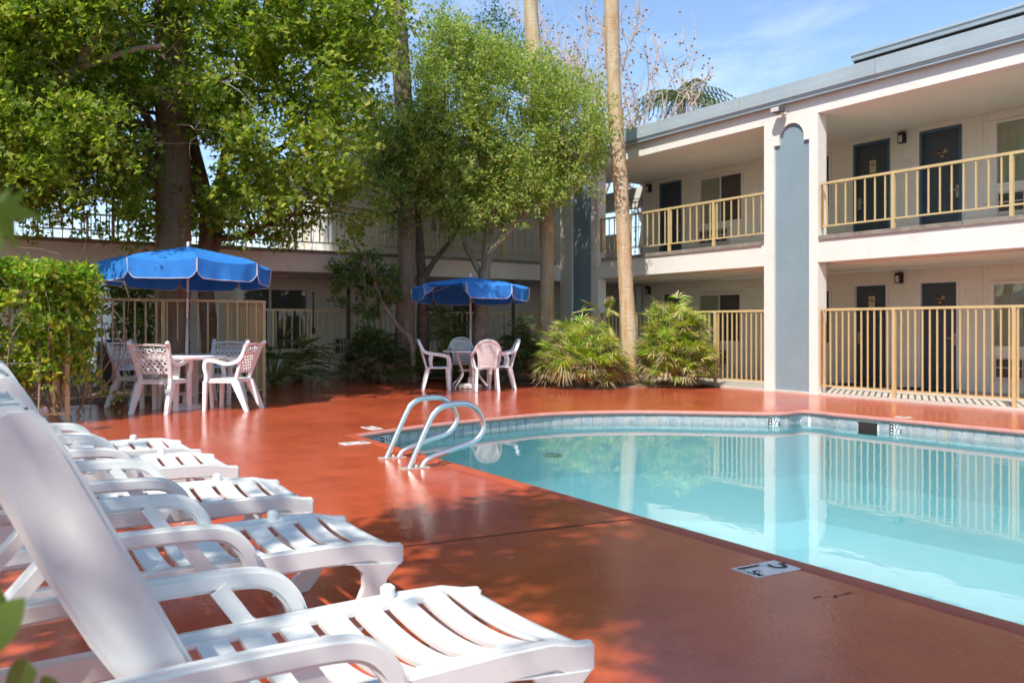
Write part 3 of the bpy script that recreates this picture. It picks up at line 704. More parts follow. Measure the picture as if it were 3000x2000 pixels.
railing('balcony_railing', 'gold painted upper balcony railing right of the blue pillar', 'railing', None, (-9.50, TW+.06), (1.2, TW+.06), 3.66, 2.905, 2.70, .183, [1.35, 3.18, 5.0, 6.9, 8.8], True)
railing('balcony_railing', 'gold painted upper balcony railing between palm trunk and blue pillar', 'railing', None, (-15.50, TW+.06), (-10.70, TW+.06), 3.66, 2.905, 2.70, .183, [1.02, 2.25, 3.5], True)
railing('pool_fence', 'gold painted bar fence on the walkway right of the blue pillar', 'fence', None, (-9.50, TW+.05), (1.2, TW+.05), 1.49, .165, .04, .1185, [1.37, 3.22, 5.1, 7.0, 8.9], True)
railing('pool_fence', 'gold painted bar fence between the two blue pillars behind the palm bushes', 'fence', None, (-15.50, TW+.05), (-10.70, TW+.05), 1.49, .165, .04, .1185, [1.2, 2.4, 3.55], True)

# ------------------------------------------------------------------ back wing (its front faces +X)
XB = -17.0; XBW = -19.4
bwing = thing('motel_wing', 'shaded two storey motel wing with open terrace behind the trees', 'building', (XB, 6, 0))
gb = .10
MB().box(XBW-.2, XB-.01, 2.6, 12.5, -.05, gb+.01).build('walkway', 'concrete', bwing)
MB().box(-20.6, XB, -.6, 12.52, 2.29, 2.672).box(-20.6, XB-.003, 12.52, 17.4, 2.29, 2.670).build('balcony_slab', 'stucco', bwing)
for a, b in [(-.4, 2.6), (2.605, 5.6), (5.605, 8.6), (8.605, 12.4)]:
    bd = MB()
    for k in range(3): bd.box(XB-.1, XB+.028-.002*k, a, b, 2.674+k*.024, 2.674+k*.024+.0215)
    bd.build('edge_board', 'weathered_wood', bwing)
MB().box(-20.6, XB-.10, -.6, 12.52, 2.6725, 2.70).build('terrace_floor', 'concrete', bwing)
# ground floor wall with windows; local wall axis runs along Y. built in a turned child frame
wf = []
wholes = [(5.28, 7.02, .62, 2.06), (10.1, 11.6, .80, 2.02), (7.62, 8.35, .49, .91)]
bw_ = MB()
for a, b, c, d in wall_rects(3.0, 15.2, 0, 2.289, wholes): bw_.box(XBW-.20, XBW-.004, a, b, c, d)
bw_.box(-23.5, XBW-.204, 3.0, 3.2, 0, 2.289)
for a, b, c, d in wall_rects(7.6, 15.2, 2.70, 4.885, [(10.2, 11.6, 3.55, 4.7)]): bw_.box(XBW-.20, XBW-.004, a, b, c, d)
bw_.box(-23.5, XBW-.204, 7.6, 7.8, 2.70, 4.885)
bw_.build('wall', 'block_paint', bwing)
blocks(bwing, lambda x, z, e: ((XBW-e, x, z), math.pi/2), 3.0, 13.0, gb, 2.289, wholes, 150, lambda r: (r[1]-r[0])*(r[3]-r[2]))
blocks(bwing, lambda x, z, e: ((XBW-e, x, z), math.pi/2), 7.6, 13.0, 2.70, 4.885, [(10.2, 11.6, 3.55, 4.7)], 100, lambda r: (r[1]-r[0])*(r[3]-r[2])+r[0]*.01)
def turned(fn):
    """run a builder written for a wall facing -Y and turn what it made to face +X at XBW"""
    before = set(o.name for o in COL.objects); fn(); 
    for o in [o for o in COL.objects if o.name not in before and o.parent == bwing]:
        o.matrix_basis = Matrix.Translation((XBW, 0, 0)) @ Matrix.Rotation(math.pi/2, 4, 'Z') @ o.matrix_basis
turned(lambda: window(bwing, 'window', 5.28, 7.02, .62, 2.06, 0, [6.12], None, True, label='wide dark window with blinds behind the gate'))
turned(lambda: window(bwing, 'window', 10.1, 11.6, .80, 2.02, 0, [10.85], None, False))
turned(lambda: window(bwing, 'window', 10.2, 11.6, 3.55, 4.7, 0, [10.9], None, False))
turned(lambda: aircon(bwing, 7.62, 8.35, .49, .91, 0))
for k in range(3): MB().box(XBW+.003, XBW+.006, 6.32+k*.2, 6.46+k*.2, 1.42, 1.58).build('paper_notice', 'paper', bwing)
# upper roof over the rooms at the inner corner
MB().box(-24, XB+.0, 7.3, 12.5, 4.885, 5.16).build('beam', 'stucco', bwing)
profb = [(XB+.10, 5.150), (XB+.10, 5.168), (XB+.055, 5.176), (XB+.115, 5.232), (XB+.115, 5.352), (XB+.103, 5.357), (XB+.103, 5.485), (XB+.09, 5.492), (XB-.30, 5.505), (XB-.30, 5.150)]
m_ = MB(); nP = len(profb); vs = [(p[0], y, p[1]) for y in (7.2, 12.42) for p in profb]; m_.add(vs, [tuple(range(nP)), tuple(range(2*nP-1, nP-1, -1))] + [(i, i+nP, (i+1) % nP + nP, (i+1) % nP) for i in range(nP)]); m_.build('fascia_panel', 'roof_metal', bwing)
MB().box(-24, XB-.30, 7.2, 15.4, 5.165, 5.44).build('roof', 'roof_metal', bwing)
MB().box(-17.6, XB-.02, -.9, .93, 0, 5.0).build('end_pillar', 'stucco', bwing)
MB().box(-23, XB+.06, -3.0, 1.3, 5.0, 5.4).build('end_roof', 'roof_metal', bwing)
MB().lathe([(.17, 2.225), (.165, 2.262), (.12, 2.289)], 20, (XB-1.0, 0)).build('ceiling_light', 'diffuser', bwing).location = (0, D(845, 17.6)[1]+.1, 0)
for px in (1021, 1504):
    c = D(px, 1); k = (XB-.05)/c[0]; MB().tube([(XB-.05, c[1]*k, gb-.02), (XB-.05, c[1]*k, 2.289)], .042, 12).build('pipe_post', 'pipe_brown', bwing, smooth=40)
shift(bwing)
railing('balcony_railing', 'gold terrace railing above the shaded back wing seen through leaves', 'railing', None, (XB-.06, 1.0), (XB-.06, 7.5), 3.66, 2.905, 2.70, .183, [1.5, 3.2, 4.9], False)
railing('balcony_railing', 'gold balcony railing of the back wing beside the dark blue corner pillar', 'railing', None, (XB-.06, 7.6), (XB-.06, 12.5), 3.66, 2.905, 2.70, .183, [1.6, 3.3], False)
railing('balcony_railing', 'sunlit gold railing on the far side of the open terrace', 'railing', None, (-20.55, 1.0), (-20.55, 7.5), 3.62, 2.90, 2.70, .183, [1.5, 3.2, 4.9], False)
# iron gate at the far end of the upper walkway
ig = thing('iron_gate', 'wrought iron gate with scrolls at the end of the upper walkway', 'gate', (-16.90, YW+.25, 2.70), math.pi/2)
m = MB()
for k in range(9): m.tube([(0, .12+k*.14, .04), (0, .12+k*.14, 1.85)], .008, 6)
m.build('bars', 'black_metal', ig)
m = MB()
for z in (.05, .62, 1.12, 1.87): m.tube([(0, .06, z), (0, 1.30, z)], .011, 6)
m.build('rails', 'black_metal', ig)
def scroll(cx, cz, r, sg): return [(0, cx+sg*r*(1-k/20*.8)*math.cos(k*.55), cz+r*(1-k/20*.8)*math.sin(k*.55)) for k in range(20)]
for cx in (.26, .54, .82, 1.1):
    for cz in (.46, .78): MB().tube(scroll(cx, cz, .06, 1), .006, 5).build('scroll', 'black_metal', ig)
# ------------------------------------------------------------------ pool-side fences, gate
P1 = G(198, 1236); P3 = G(777, 1160.5)
P2 = (P3[0], P1[1])                                   # corner between the two, lines follow the building's axes
zt = 1.62
railing('pool_fence', 'gold bar fence behind the lattice chairs and blue umbrella', 'fence', None, (P3[0], P2[1]), P3, zt, .11, 0, .158, [1.62, float(P3[1]-P2[1])-.026], bar=.024)
railing('pool_fence', 'gold bar fence running into the hedge, seen end on', 'fence', None, P1, (P3[0]+.03, P1[1]), zt, .11, 0, .158, [.026, 1.3], bar=.024)
railing('pool_fence', 'gold bar fence under the hedge beside the loungers', 'fence', None, (P1[0], P1[1]-4.2), (P1[0], P1[1]-.03), zt, .11, 0, .158, [.5, 2.3], bar=.024)
railing('pool_fence', 'tightly seen row of gold bars running back from the fence corner post', 'fence', None, (P3[0]-.03, P3[1]), (-17.2, P3[1]), zt, .11, 0, .125, [.9, 1.8], bar=.024)
yg0, yg1 = 5.42, 6.28
railing('pool_fence', 'gold bar fence in shade between the gate and the corner pillar', 'fence', None, (-17.12, yg1+.03), (-17.12, 12.55), 1.515, .24, .09, .128, [1.5, 3.1, 4.7], bar=.02)
gt = railing('pool_gate', 'gold bar gate with black latch post before the dark window', 'gate', None, (-17.10, yg0-.5), (-17.10, yg1), 1.535, .26, .09, .165, [.53, 1.33], bar=.02)
MB().box(.53, 1.33, -.018, .018, .19, .245).build('kick_bar', 'gold_metal', gt)
lk = MB(); lk.tube([(1.36, -.03, 1.15), (1.36, -.03, 1.84)], .016, 8); lk.box(1.335, 1.395, -.055, -.01, 1.02, 1.15); lk.lathe([(.024, 1.84), (.026, 1.87), (.012, 1.89)], 10, (1.36, -.03)); lk.build('latch', 'black_metal', gt)

# ------------------------------------------------------------------ pool handrails
def handrail(x0, foot1, label, ref):
    t = thing('pool_handrail', label, 'handrail', (x0, 0, 0), 0, 'stainless handrails at the pool edge')
    pts = []
    for (zx, zy) in ref:
        px, py = 1000+zx*.22321, 1100+zy*.22321; c = D(px, 1.0); k = x0/c[0]; pts.append((0, c[1]*k, max(.0, HT(py, k))))
    pts = catmull(pts, 8); y0, y1 = pts[0][1], pts[-1][1]
    MB().tube(pts, .0245, 14).build('tube', 'steel', t, smooth=True)
    MB().box(-.045, .045, y0-.06, y1+.06, .0, .012).build('base_plate', 'bolt_metal', t)
    for k in (-.022, .022): MB().lathe([(.016, .012), (.016, .026), (.008, .034)], 8, (k, (y0+y1)/2)).build('bolt', 'bolt_metal', t)
    return t
r1 = [(885,1222),(930,1120),(1040,860),(1150,610),(1205,510),(1290,425),(1420,378),(1600,366),(1720,400),(1815,490),(1866,620),(1855,720),(1800,810),(1700,880),(1520,945),(1330,1010),(1190,1068),(1100,1130),(1050,1212)]
handrail(G(1197.5, 1373.4)[0], None, 'near one of two looped stainless steel handrails at the pool edge', r1)
r2 = [(585,1090),(640,970),(760,690),(860,470),(920,375),(1020,310),(1150,290),(1280,288),(1390,330),(1470,420),(1515,530),(1505,610),(1450,700),(1360,770),(1200,825),(1040,885),(900,940),(800,1000),(748,1085)]
handrail(G(1130.5, 1343)[0], None, 'farther one of two looped stainless steel handrails at the pool edge', r2)

# ------------------------------------------------------------------ sun loungers (x from head to foot, y across)
def lounger(label):
    t = thing('sun_lounger', label, 'sun lounger', group='white plastic sun loungers in a row')
    W = .315; mat = 'white_plastic'; zr = .335
    for sg in (-1, 1):
        y0, y1 = (W-.035, W) if sg > 0 else (-W, -W+.035)
        rail = [(.10, .27), (.10, .35), (1.55, .352), (1.72, .345), (1.80, .325), (1.865, .318), (1.865, .235), (1.80, .225), (1.72, .262), (1.5, .268)]
        bevel_me(MB().prism(rail, y0, y1, 'y').build('side_rail', mat, t).data, .009, 2)
        leg = [(1.85, .245), (1.58, .275), (1.645, .262), (1.685, .225), (1.69, .17), (1.66, .105), (1.605, .05), (1.55, .018), (1.52, 0), (1.68, 0), (1.725, .05), (1.765, .12), (1.79, .19)]
        bevel_me(MB().prism(leg, y0+.004*sg, y1+.004*sg, 'y').build('leg', mat, t).data, .008, 2)
        leg = [(.18, .30), (.52, .30), (.45, .20), (.36, 0), (.24, 0), (.25, .14)]
        bevel_me(MB().prism(leg, y0+.004*sg, y1+.004*sg, 'y').build('leg', mat, t).data, .008, 2)
        # arm: a bar that bends down to the rail in front, with a slimmer brace behind
        ya = (W+.018)*sg
        pth = catmull([(.22, ya, .36), (.30, ya, .435), (.42, ya, .462), (.75, ya, .474), (1.04, ya, .470), (1.15, ya, .452), (1.21, ya, .40), (1.24, ya, .335), (1.248, ya, .28)], 5)
        bevel_me(MB().sweep(pth, .058, .046, up=(0, 1, 0)).build('armrest', mat, t).data, .012, 2)
        pth = catmull([(1.00, ya*.97, .455), (1.045, ya*.97, .39), (1.09, ya*.97, .33), (1.15, ya*.97, .30)], 5)
        MB().sweep(pth, .05, .036, up=(0, 1, 0)).build('arm_brace', mat, t, smooth=45)
    MB().lathe([(.022, .30), (.024, .375), (.012, .385)], 12, (1.52, W-.02)).build('peg', mat, t, smooth=50)
    def prof(x):
        k = sstep(1.62, 1.86, x); return zr + .012 - .05*k*k
    # seat slats, sagging across the width
    xs = np.arange(.80, 1.70, .116)
    def slat(x0, x1, name='slat', full=False):
        m = MB(); k = 12; vs = []
        for i in range(k+1):
            u = -1+2*i/k; y = u*(W-.018); dz = -.052*(1-u*u)**1.1
            for x in (x0, x1): vs.append((x + .018*(1-u*u), y, prof(x)+dz))
            for x in (x1, x0): vs.append((x + .018*(1-u*u), y, prof(x)+dz-.014))
        m.add(vs, [(i*4+q, i*4+(q+1) % 4, i*4+4+(q+1) % 4, i*4+4+q) for i in range(k) for q in range(4)] + [(3, 2, 1, 0), (k*4, k*4+1, k*4+2, k*4+3)])
        m.build(name, mat, t, smooth=40)
    for x in xs: slat(x, x+.085)
    # rounded foot end: a continuous dished panel
    m = MB(); nx, ny = 8, 12
    for i in range(nx+1):
        x = lerp(xs[-1]+.116, 1.862, i/nx)
        for j in range(ny+1):
            u = -1+2*j/ny; m.v.append((x+.018*(1-u*u)*(1-i/nx), u*(W-.018), prof(x)-.040*(1-u*u)**1.2*(1-.75*(i/nx)**2)))
    for i in range(nx):
        for j in range(ny): m.f.append((i*(ny+1)+j, (i+1)*(ny+1)+j, (i+1)*(ny+1)+j+1, i*(ny+1)+j+1))
    o = m.build('foot_panel', mat, t, smooth=True); o.modifiers.new('thick', 'SOLIDIFY').thickness = .014; o.modifiers['thick'].offset = -1
    # long ribs that link the slats along both edges
    for sg in (-1, 1): MB().sweep([(.78, sg*(W-.05), zr-.004), (1.62, sg*(W-.05), zr-.004)], .05, .016).build('edge_rib', mat, t)
    # raised backrest with deep side rims
    an = math.radians(63); hx, hz = .835, .345
    def B(u, y, d): return (hx - u*math.cos(an) + d*math.sin(an), y, hz + u*math.sin(an) + d*math.cos(an))
    for sg in (-1, 1):
        y0, y1 = (W-.075, W-.045) if sg > 0 else (-W+.045, -W+.075); uu = [-.04, .1, .3, .5, .68, .745, .785, .80]; hi = [.02, .022, .022, .022, .022, .016, .0, -.03]; lo = [-.07, -.105, -.125, -.128, -.122, -.112, -.09, -.055]
        pr_ = [(B(u, 0, h)[0], B(u, 0, h)[2]) for u, h in zip(uu, hi)] + [(B(u, 0, l)[0], B(u, 0, l)[2]) for u, l in list(zip(uu, lo))[::-1]]
        bevel_me(MB().prism(pr_, y0, y1, 'y').build('back_rim', mat, t).data, .012, 2)
    for u in np.arange(.02, .73, .098):
        m = MB(); k = 10; vs = []
        for i in range(k+1):
            v = -1+2*i/k; y = v*(W-.06); d = -.03*(1-v*v)
            vs += [B(u, y, d), B(u+.076, y, d), B(u+.076, y, d-.013), B(u, y, d-.013)]
        m.add(vs, [(i*4+q, i*4+(q+1) % 4, i*4+4+(q+1) % 4, i*4+4+q) for i in range(k) for q in range(4)]); m.build('back_slat', mat, t, smooth=40)
    m = MB(); m.add([], []); 
    MB().sweep([B(.775, -W+.06, -.04), B(.775, W-.06, -.04)], .05, .05).build('back_top', mat, t)
    # notched support struts behind the backrest
    for sg in (-1, 1):
        y = sg*(W-.13); a = B(.50, y, -.05); s0 = Vector(a); s1 = Vector((.06, y, .20))
        MB().sweep([s0, s1], .026, .07, up=(0, 1, 0)).build('strut', mat, t)
        nt = MB()
        for k in (.45, .68, .9):
            c = s0.lerp(s1, k); nt.box(c.x-.005, c.x+.055, y-.013, y+.013, c.z-.03, c.z+.02)
        nt.build('strut_notch', mat, t)
    MB().box(.04, .09, -W+.02, W-.02, .17, .23).build('rear_bar', mat, t)
    return t
corners = [(1764.6, 1882), (1184.5, 1586), (916, 1448), (702, 1361), (593.6, 1315)]
labels = ['white plastic sun lounger nearest the viewer, its raised backrest large at the lower left', 'white plastic sun lounger second from the viewer, mostly in shade', 'white plastic sun lounger third in the row, middle one', 'white plastic sun lounger fourth in the row from the viewer', 'white plastic sun lounger at the far end of the row, nearest the hedge']
L0 = None
for i, (c, lb) in enumerate(zip(corners, labels)):
    f = G(c[0], c[1], .325); yaw = math.radians(90 + [1.0, 0, -1.5, 0, 1.0][i])
    # local +x (head to foot) -> +Y; near side (towards the viewer, +X) is local -y
    ox_, oy_ = f[0]-.315, f[1]-1.865
    if L0 is None: L0 = lounger(lb); L0.location = (ox_, oy_, 0); L0.rotation_euler = (0, 0, yaw)
    else: dup(L0, (ox_, oy_, 0), yaw, lb)

# ------------------------------------------------------------------ patio sets
def CZ(X, Z): return st(X, Z)
def cam_yaw(dx, dz):            # facing given as (right, ahead) seen by the viewer -> yaw of local +Y
    d = st(dx, dz); return math.atan2(d[1], d[0]) - math.pi/2
def lattice_chair(label):
    t = thing('lattice_chair', label, 'chair', group='lattice backed garden chairs round the near table'); mat = 'pink_plastic'
    st_ = MB(); k = 8
    o = MB().prism([(-.25, -.21), (.25, -.21), (.265, .10), (.25, .22), (-.25, .22), (-.265, .10)], .425, .452, 'z').build('seat', mat, t); bevel_me(o.data, .01, 2)
    o = MB().prism([(-.25, -.20), (.25, -.20), (.262, .215), (-.262, .215)], .395, .424, 'z').build('seat_apron', mat, t)
    def bk(z): return -.195 - .17*((z-.44)/.5)**1.15 if z > .44 else -.195
    hw = lambda z: .215 + .055*((z-.44)/.5)
    zs = np.linspace(.40, .93, 10)
    for sg in (-1, 1):
        pth = [(sg*hw(z), bk(z), z) for z in zs]; pth.append((sg*(hw(.93)+.012), bk(.93)-.035, .955))
        MB().sweep(pth, .05, .042, up=(0, 1, 0)).build('stile', mat, t, smooth=40)
        MB().lathe([(.012, -.02), (.030, 0), (.03, .02), (.012, .04)], 10).build('ear', mat, t, smooth=True, loc=(sg*(hw(.93)+.012), bk(.93)-.035, .95))
        arm = catmull([(sg*(hw(.80)+.0), bk(.80), .80), (sg*.275, bk(.70)+.03, .705), (sg*.295, -.10, .665), (sg*.305, .06, .70), (sg*.30, .17, .715), (sg*.29, .225, .685), (sg*.285, .235, .60), (sg*.275, .215, .50), (sg*.275, .225, .40)], 4)
        MB().sweep(arm, .05, .04, up=(1, 0, 0)).build('arm', mat, t, smooth=40)
        o = MB().prism([(.205, .42), (.265, .42), (.27, .0), (.225, .0)], -.025, .025, 'x').build('leg', mat, t); o.location = (sg*.262, 0, 0)
        o = MB().prism([(-.12, .43), (-.245, .43), (-.40, .0), (-.345, .0)], -.028, .028, 'x').build('leg', mat, t); o.location = (sg*.255, 0, 0); o.rotation_euler = (0, sg*-.06, 0)
    # crest with scroll work, lower rail and diagonal lattice
    cr_ = MB()
    for z0, z1 in ((.905, .935), (.80, .822), (.535, .56)):
        k = 8; vs = []
        for i in range(k+1):
            u = -1+2*i/k; zc = .018*(1-u*u) if z0 > .9 else 0
            for z in (z0+zc, z1+zc):
                for dy in (-.012, .012): vs.append((u*hw(z), bk(z)+dy-.02*(1-u*u), z))
        cr_.add(vs, [f for i in range(k) for f in ((i*4, i*4+4, i*4+6, i*4+2), (i*4+1, i*4+3, i*4+7, i*4+5), (i*4+2, i*4+6, i*4+7, i*4+3), (i*4, i*4+1, i*4+5, i*4+4))])
    cr_.build('back_rails', mat, t)
    sw = MB()
    for i in range(11):
        u = -.86+1.72*i/10; z = .862+.014*math.sin(i*2.4); r = .024 + .006*math.cos(i*1.3); c = (u*hw(z), bk(z)-.02*(1-u*u), z); k = 9
        sw.tube([(c[0]+r*math.cos(a)*1.2, c[1], c[2]+r*math.sin(a)) for a in np.linspace(0, 5.6, k)], .009, 5)
    sw.build('crest_scrolls', mat, t)
    lt = MB(); z0, z1 = .55, .81
    for sg in (-1, 1):
        for c in np.arange(-.44, .45, .073):
            pts = []
            for z in np.linspace(z0, z1, 9):
                x = c + sg*(z-(z0+z1)/2)*.86
                if abs(x) < hw(z)-.01: pts.append((x, bk(z)-.02*(1-(x/hw(z))**2)+.004*sg, z))
            if len(pts) > 1: lt.sweep(pts, .02, .010, up=(0, 1, 0))
    lt.build('lattice', mat, t)
    return t
ch = [(-4.86, 11.98, .12, 1, 'lattice backed pinkish white chair with its back to the viewer'), (-4.03, 12.28, -1, .12, 'lattice backed pinkish white chair on the right of the near table, seen from the side'), (-5.50, 12.72, 1, -.28, 'lattice backed pinkish white chair on the far left of the near table'), (-4.52, 13.30, -.12, -1, 'lattice backed pinkish white chair behind the near table facing the viewer')]
c0 = None
for X, Z, dx, dz, lb in ch:
    x, y = CZ(X, Z); yw = cam_yaw(dx, dz)
    if c0 is None: c0 = lattice_chair(lb); c0.location = (x, y, 0); c0.rotation_euler = (0, 0, yw)
    else: dup(c0, (x, y, 0), yw, lb)

def woven_chair(label):
    t = thing('woven_chair', label, 'chair', group='round backed plastic armchairs round the far table'); mat = 'pink_plastic'
    o = MB().prism([(-.22, -.20), (.22, -.20), (.235, .15), (.20, .21), (-.20, .21), (-.235, .15)], .405, .43, 'z').build('seat', mat, t); bevel_me(o.data, .008, 2)
    def bk(z): return -.19 - .15*max(0, (z-.42)/.5)
    # pierced back panel, waisted below and round above
    def hw(z):
        v = (z-.43)/.46
        return .155 + .02*v if v < .45 else .164 + .05*math.sin(min(1, (v-.45)/.35)*math.pi/2)
    m = MB(); nz_, nx_ = 11, 9
    def P(u, v, dy=0):
        z = .435+.46*v; w = hw(z)
        if v > .7: w *= math.sqrt(max(.02, 1-((v-.7)/.34)**2))
        return (u*w, bk(z)-.025*(1-u*u)+dy, z)
    for j in range(nz_):
        for i in range(nx_):
            u0, u1, v0, v1 = -1+2*i/nx_, -1+2*(i+1)/nx_, j/nz_, (j+1)/nz_; um, vm = (u0+u1)/2, (v0+v1)/2
            o4 = [P(u0, v0), P(u1, v0), P(u1, v1), P(u0, v1)]; k = .62 if 0 < i < nx_-1 and 0 < j < nz_-1 else 0
            if not k: m.add(o4, [(0, 1, 2, 3)]); continue
            i4 = [P(um, vm-(v1-v0)*.5*k), P(um+(u1-u0)*.5*k, vm), P(um, vm+(v1-v0)*.5*k), P(um-(u1-u0)*.5*k, vm)]
            m.add(o4+i4, [(0, 1, 5, 4), (1, 2, 6, 5), (2, 3, 7, 6), (3, 0, 4, 7)])
    o = m.build('back_panel', mat, t); o.modifiers.new('thick', 'SOLIDIFY').thickness = .010
    # hoop that runs over the back and down into the arms
    hoop = [(-.215, .23, .40), (-.235, .225, .56), (-.25, .19, .625), (-.265, .05, .655), (-.262, -.12, .68), (-.245, -.24, .72), (-.20, -.305, .83), (-.12, -.335, .905), (0, -.345, .93)]
    hoop += [(-p[0], p[1], p[2]) for p in hoop[-2::-1]]
    MB().sweep(catmull(hoop, 4), .034, .05, up=(0, 1, .3)).build('hoop', mat, t, smooth=40)
    for sg in (-1, 1):
        o = MB().prism([(.17, .41), (.235, .41), (.245, .0), (.205, .0)], -.022, .022, 'x').build('leg', mat, t); o.location = (sg*.215, 0, 0); o.rotation_euler = (0, -sg*.03, 0)
        o = MB().prism([(-.13, .41), (-.20, .41), (-.285, .0), (-.245, .0)], -.022, .022, 'x').build('leg', mat, t); o.location = (sg*.205, 0, 0); o.rotation_euler = (0, -sg*.05, 0)
        MB().sweep(catmull([(sg*.20, -.10, .43), (sg*.235, -.12, .55), (sg*.255, -.10, .665)], 4), .03, .045, up=(0, 1, 0)).build('arm_post', mat, t, smooth=40)
        MB().sweep([(sg*hw(.44), bk(.44), .42), (sg*hw(.55), bk(.55)-.0, .55), (sg*(hw(.65)), bk(.65), .65), (sg*(hw(.78)+.0), bk(.78), .78)], .02, .03, up=(0, 1, 0)).build('back_edge', mat, t)
    return t
ch = [(-1.40, 16.0, 1, .15, 'round backed white plastic armchair on the left of the far table'), (-.48, 15.78, -.15, 1, 'round backed white plastic armchair with its back to the viewer at the far table'), (-.22, 16.35, -1, -.12, 'round backed white plastic armchair on the right of the far table by the bush'), (-1.02, 17.15, .05, -1, 'round backed white plastic armchair behind the far table facing the viewer')]
c0 = None
for X, Z, dx, dz, lb in ch:
    x, y = CZ(X, Z); yw = cam_yaw(dx, dz)
    if c0 is None: c0 = woven_chair(lb); c0.location = (x, y, gz(x)); c0.rotation_euler = (0, 0, yw)
    else: dup(c0, (x, y, gz(x)), yw, lb)

T1 = CZ(-4.72, 12.45); T2 = CZ(-.80, 16.5)
tb = thing('garden_table', 'round white plastic table under the near blue umbrella', 'table', (T1[0], T1[1], 0))
MB().lathe([(.50, .715), (.555, .72), (.565, .735), (.565, .765), (.55, .775), (.03, .775)], 40).build('table_top', 'table_white', tb, smooth=40)
for k in range(4):
    a = math.radians(45+90*k+12); c, s_ = math.cos(a), math.sin(a)
    MB().sweep([(.34*c, .34*s_, .716), (.36*c, .36*s_, .45), (.38*c, .38*s_, .0)], .085, .05, up=(c, s_, 0), taper=[1.1, .95, .72]).build('leg', 'table_white', tb)
MB().lathe([(.13, .20), (.14, .22), (.05, .24)], 20).build('lower_hub', 'table_white', tb, smooth=40)
tb = thing('garden_table', 'round table on bent white tube legs under the far blue umbrella', 'table', (T2[0], T2[1], gz(T2[0])))
MB().lathe([(.50, .69), (.525, .695), (.53, .712), (.51, .722), (.03, .722)], 40).build('table_top', 'table_white', tb, smooth=40)
for k in range(4):
    a = math.radians(90*k+20); c, s_ = math.cos(a), math.sin(a)
    MB().tube(catmull([(.40*c, .40*s_, .69), (.34*c, .34*s_, .55), (.22*c, .22*s_, .34), (.25*c, .25*s_, .22), (.42*c, .42*s_, .06), (.44*c, .44*s_, .0)], 5), .017, 8).build('leg', 'table_white', tb, smooth=True)
MB().tube([(.22*math.cos(a), .22*math.sin(a), .34) for a in np.linspace(0, 2*math.pi, 25)], .011, 6).build('brace_ring', 'table_white', tb, smooth=True)

def umbrella(c, z0, R, zap, zsh, drop, rot, label, polemat, lift=None):
    t = thing('patio_umbrella', label, 'umbrella', (c[0], c[1], z0), rot, 'blue market umbrellas over the tables')
    MB().tube([(0, 0, .03), (0, 0, 1.32)], .0205, 14).build('lower_pole', polemat, t, smooth=True); MB().tube([(0, 0, 1.30), (0, 0, zap+.03)], .017, 12).build('upper_pole', polemat, t, smooth=True)
    MB().tube([(0, 0, 1.62), (0, 0, 1.70)], .022, 12).build('collar', 'grey_shell', t)
    MB().lathe([(.23, .0), (.23, .05), (.20, .075), (.05, .10), (.045, .20), (.03, .21)], 24).build('base', 'white_pole', t, smooth=40)
    MB().lathe([(.022, zap+.0), (.026, zap+.05), (.018, zap+.07)], 10).build('finial', 'white_pole', t)
    vr = Vector((*st(1, 0), 0)); t.rotation_mode = 'QUATERNION'
    from mathutils import Quaternion
    t.rotation_quaternion = Quaternion(vr, math.radians(-2.2)) @ Quaternion((0, 0, 1), rot)
    def rim(k): a = math.radians(45*k); return Vector((R*math.cos(a), R*math.sin(a), 0))
    nr, nu = 10, 12; rng = random.Random(4)
    for k in range(8):
        A, Bv = rim(k), rim(k+1); m = MB()
        for i in range(nr+1):
            r = i/nr
            for j in range(nu+1):
                u = j/nu; e = A.lerp(Bv, u)*r; sag = 4*u*(1-u)
                z = zap-(zap-zsh)*(r**1.1) - sag*r*r*.055 - .03*max(0, (r-.8)/.2)**2*(1-.4*sag) + .03*r*r
                m.v.append((e.x, e.y, z))
        for i in range(nr):
            for j in range(nu): m.f.append((i*(nu+1)+j, (i+1)*(nu+1)+j, (i+1)*(nu+1)+j+1, i*(nu+1)+j+1))
        cp_ = m.build('canopy_panel', 'blue_cloth', t, smooth=True)
        # valance flap with rounded lower corners and pale piping
        m = MB(); nv = 6; edge = []; ph = rng.uniform(0, 6); nrm = (A+Bv).normalized()
        def V(u, v):
            e = A.lerp(Bv, .006+.988*u); sag = 4*u*(1-u); q = min(u, 1-u); dd = drop*(1 - .34*max(0, 1-q/.13)**2.2) - .03*sag*0
            zt = zsh - sag*.055 + .018*sag*.7 - .0; bow = .025*v*math.sin(u*math.pi) + .014*v*math.sin(u*11+ph) + .008*v*math.sin(u*23+ph*2) - .012*v
            if k == lift:
                f = min(1, 4.5*q); p = e + nrm*(.03*math.sin(math.pi*min(1, v*1.6)) - f*dd*v*.75); return (p.x, p.y, zt + .02 + f*(.045*math.sin(math.pi*min(1, v*1.3))+.17*dd*v) - (1-f)*dd*v)
            p = e + nrm*bow; return (p.x, p.y, zt - dd*v + .055*sag*v*.6)
        for i in range(nv+1):
            for j in range(2*nu+1): m.v.append(V(j/(2*nu), i/nv))
        for i in range(nv):
            for j in range(2*nu): m.f.append((i*(2*nu+1)+j, (i+1)*(2*nu+1)+j, (i+1)*(2*nu+1)+j+1, i*(2*nu+1)+j+1))
        vl = m.build('valance', 'blue_cloth', t, smooth=True)
        edge = [V(0, v) for v in np.linspace(.02, 1, 6)] + [V(u, 1) for u in np.linspace(0, 1, 25)[1:-1]] + [V(1, v) for v in np.linspace(1, .02, 6)]
        MB().tube(edge, .0048, 5).build('piping', 'piping', vl)
        hp = A*.985; MB().sweep([(0, 0, zap-.06), (hp.x*.5, hp.y*.5, zap-(zap-zsh)*.44-.02), (hp.x, hp.y, zsh-.015)], .012, .012).build('rib', 'white_pole', t)
    return t
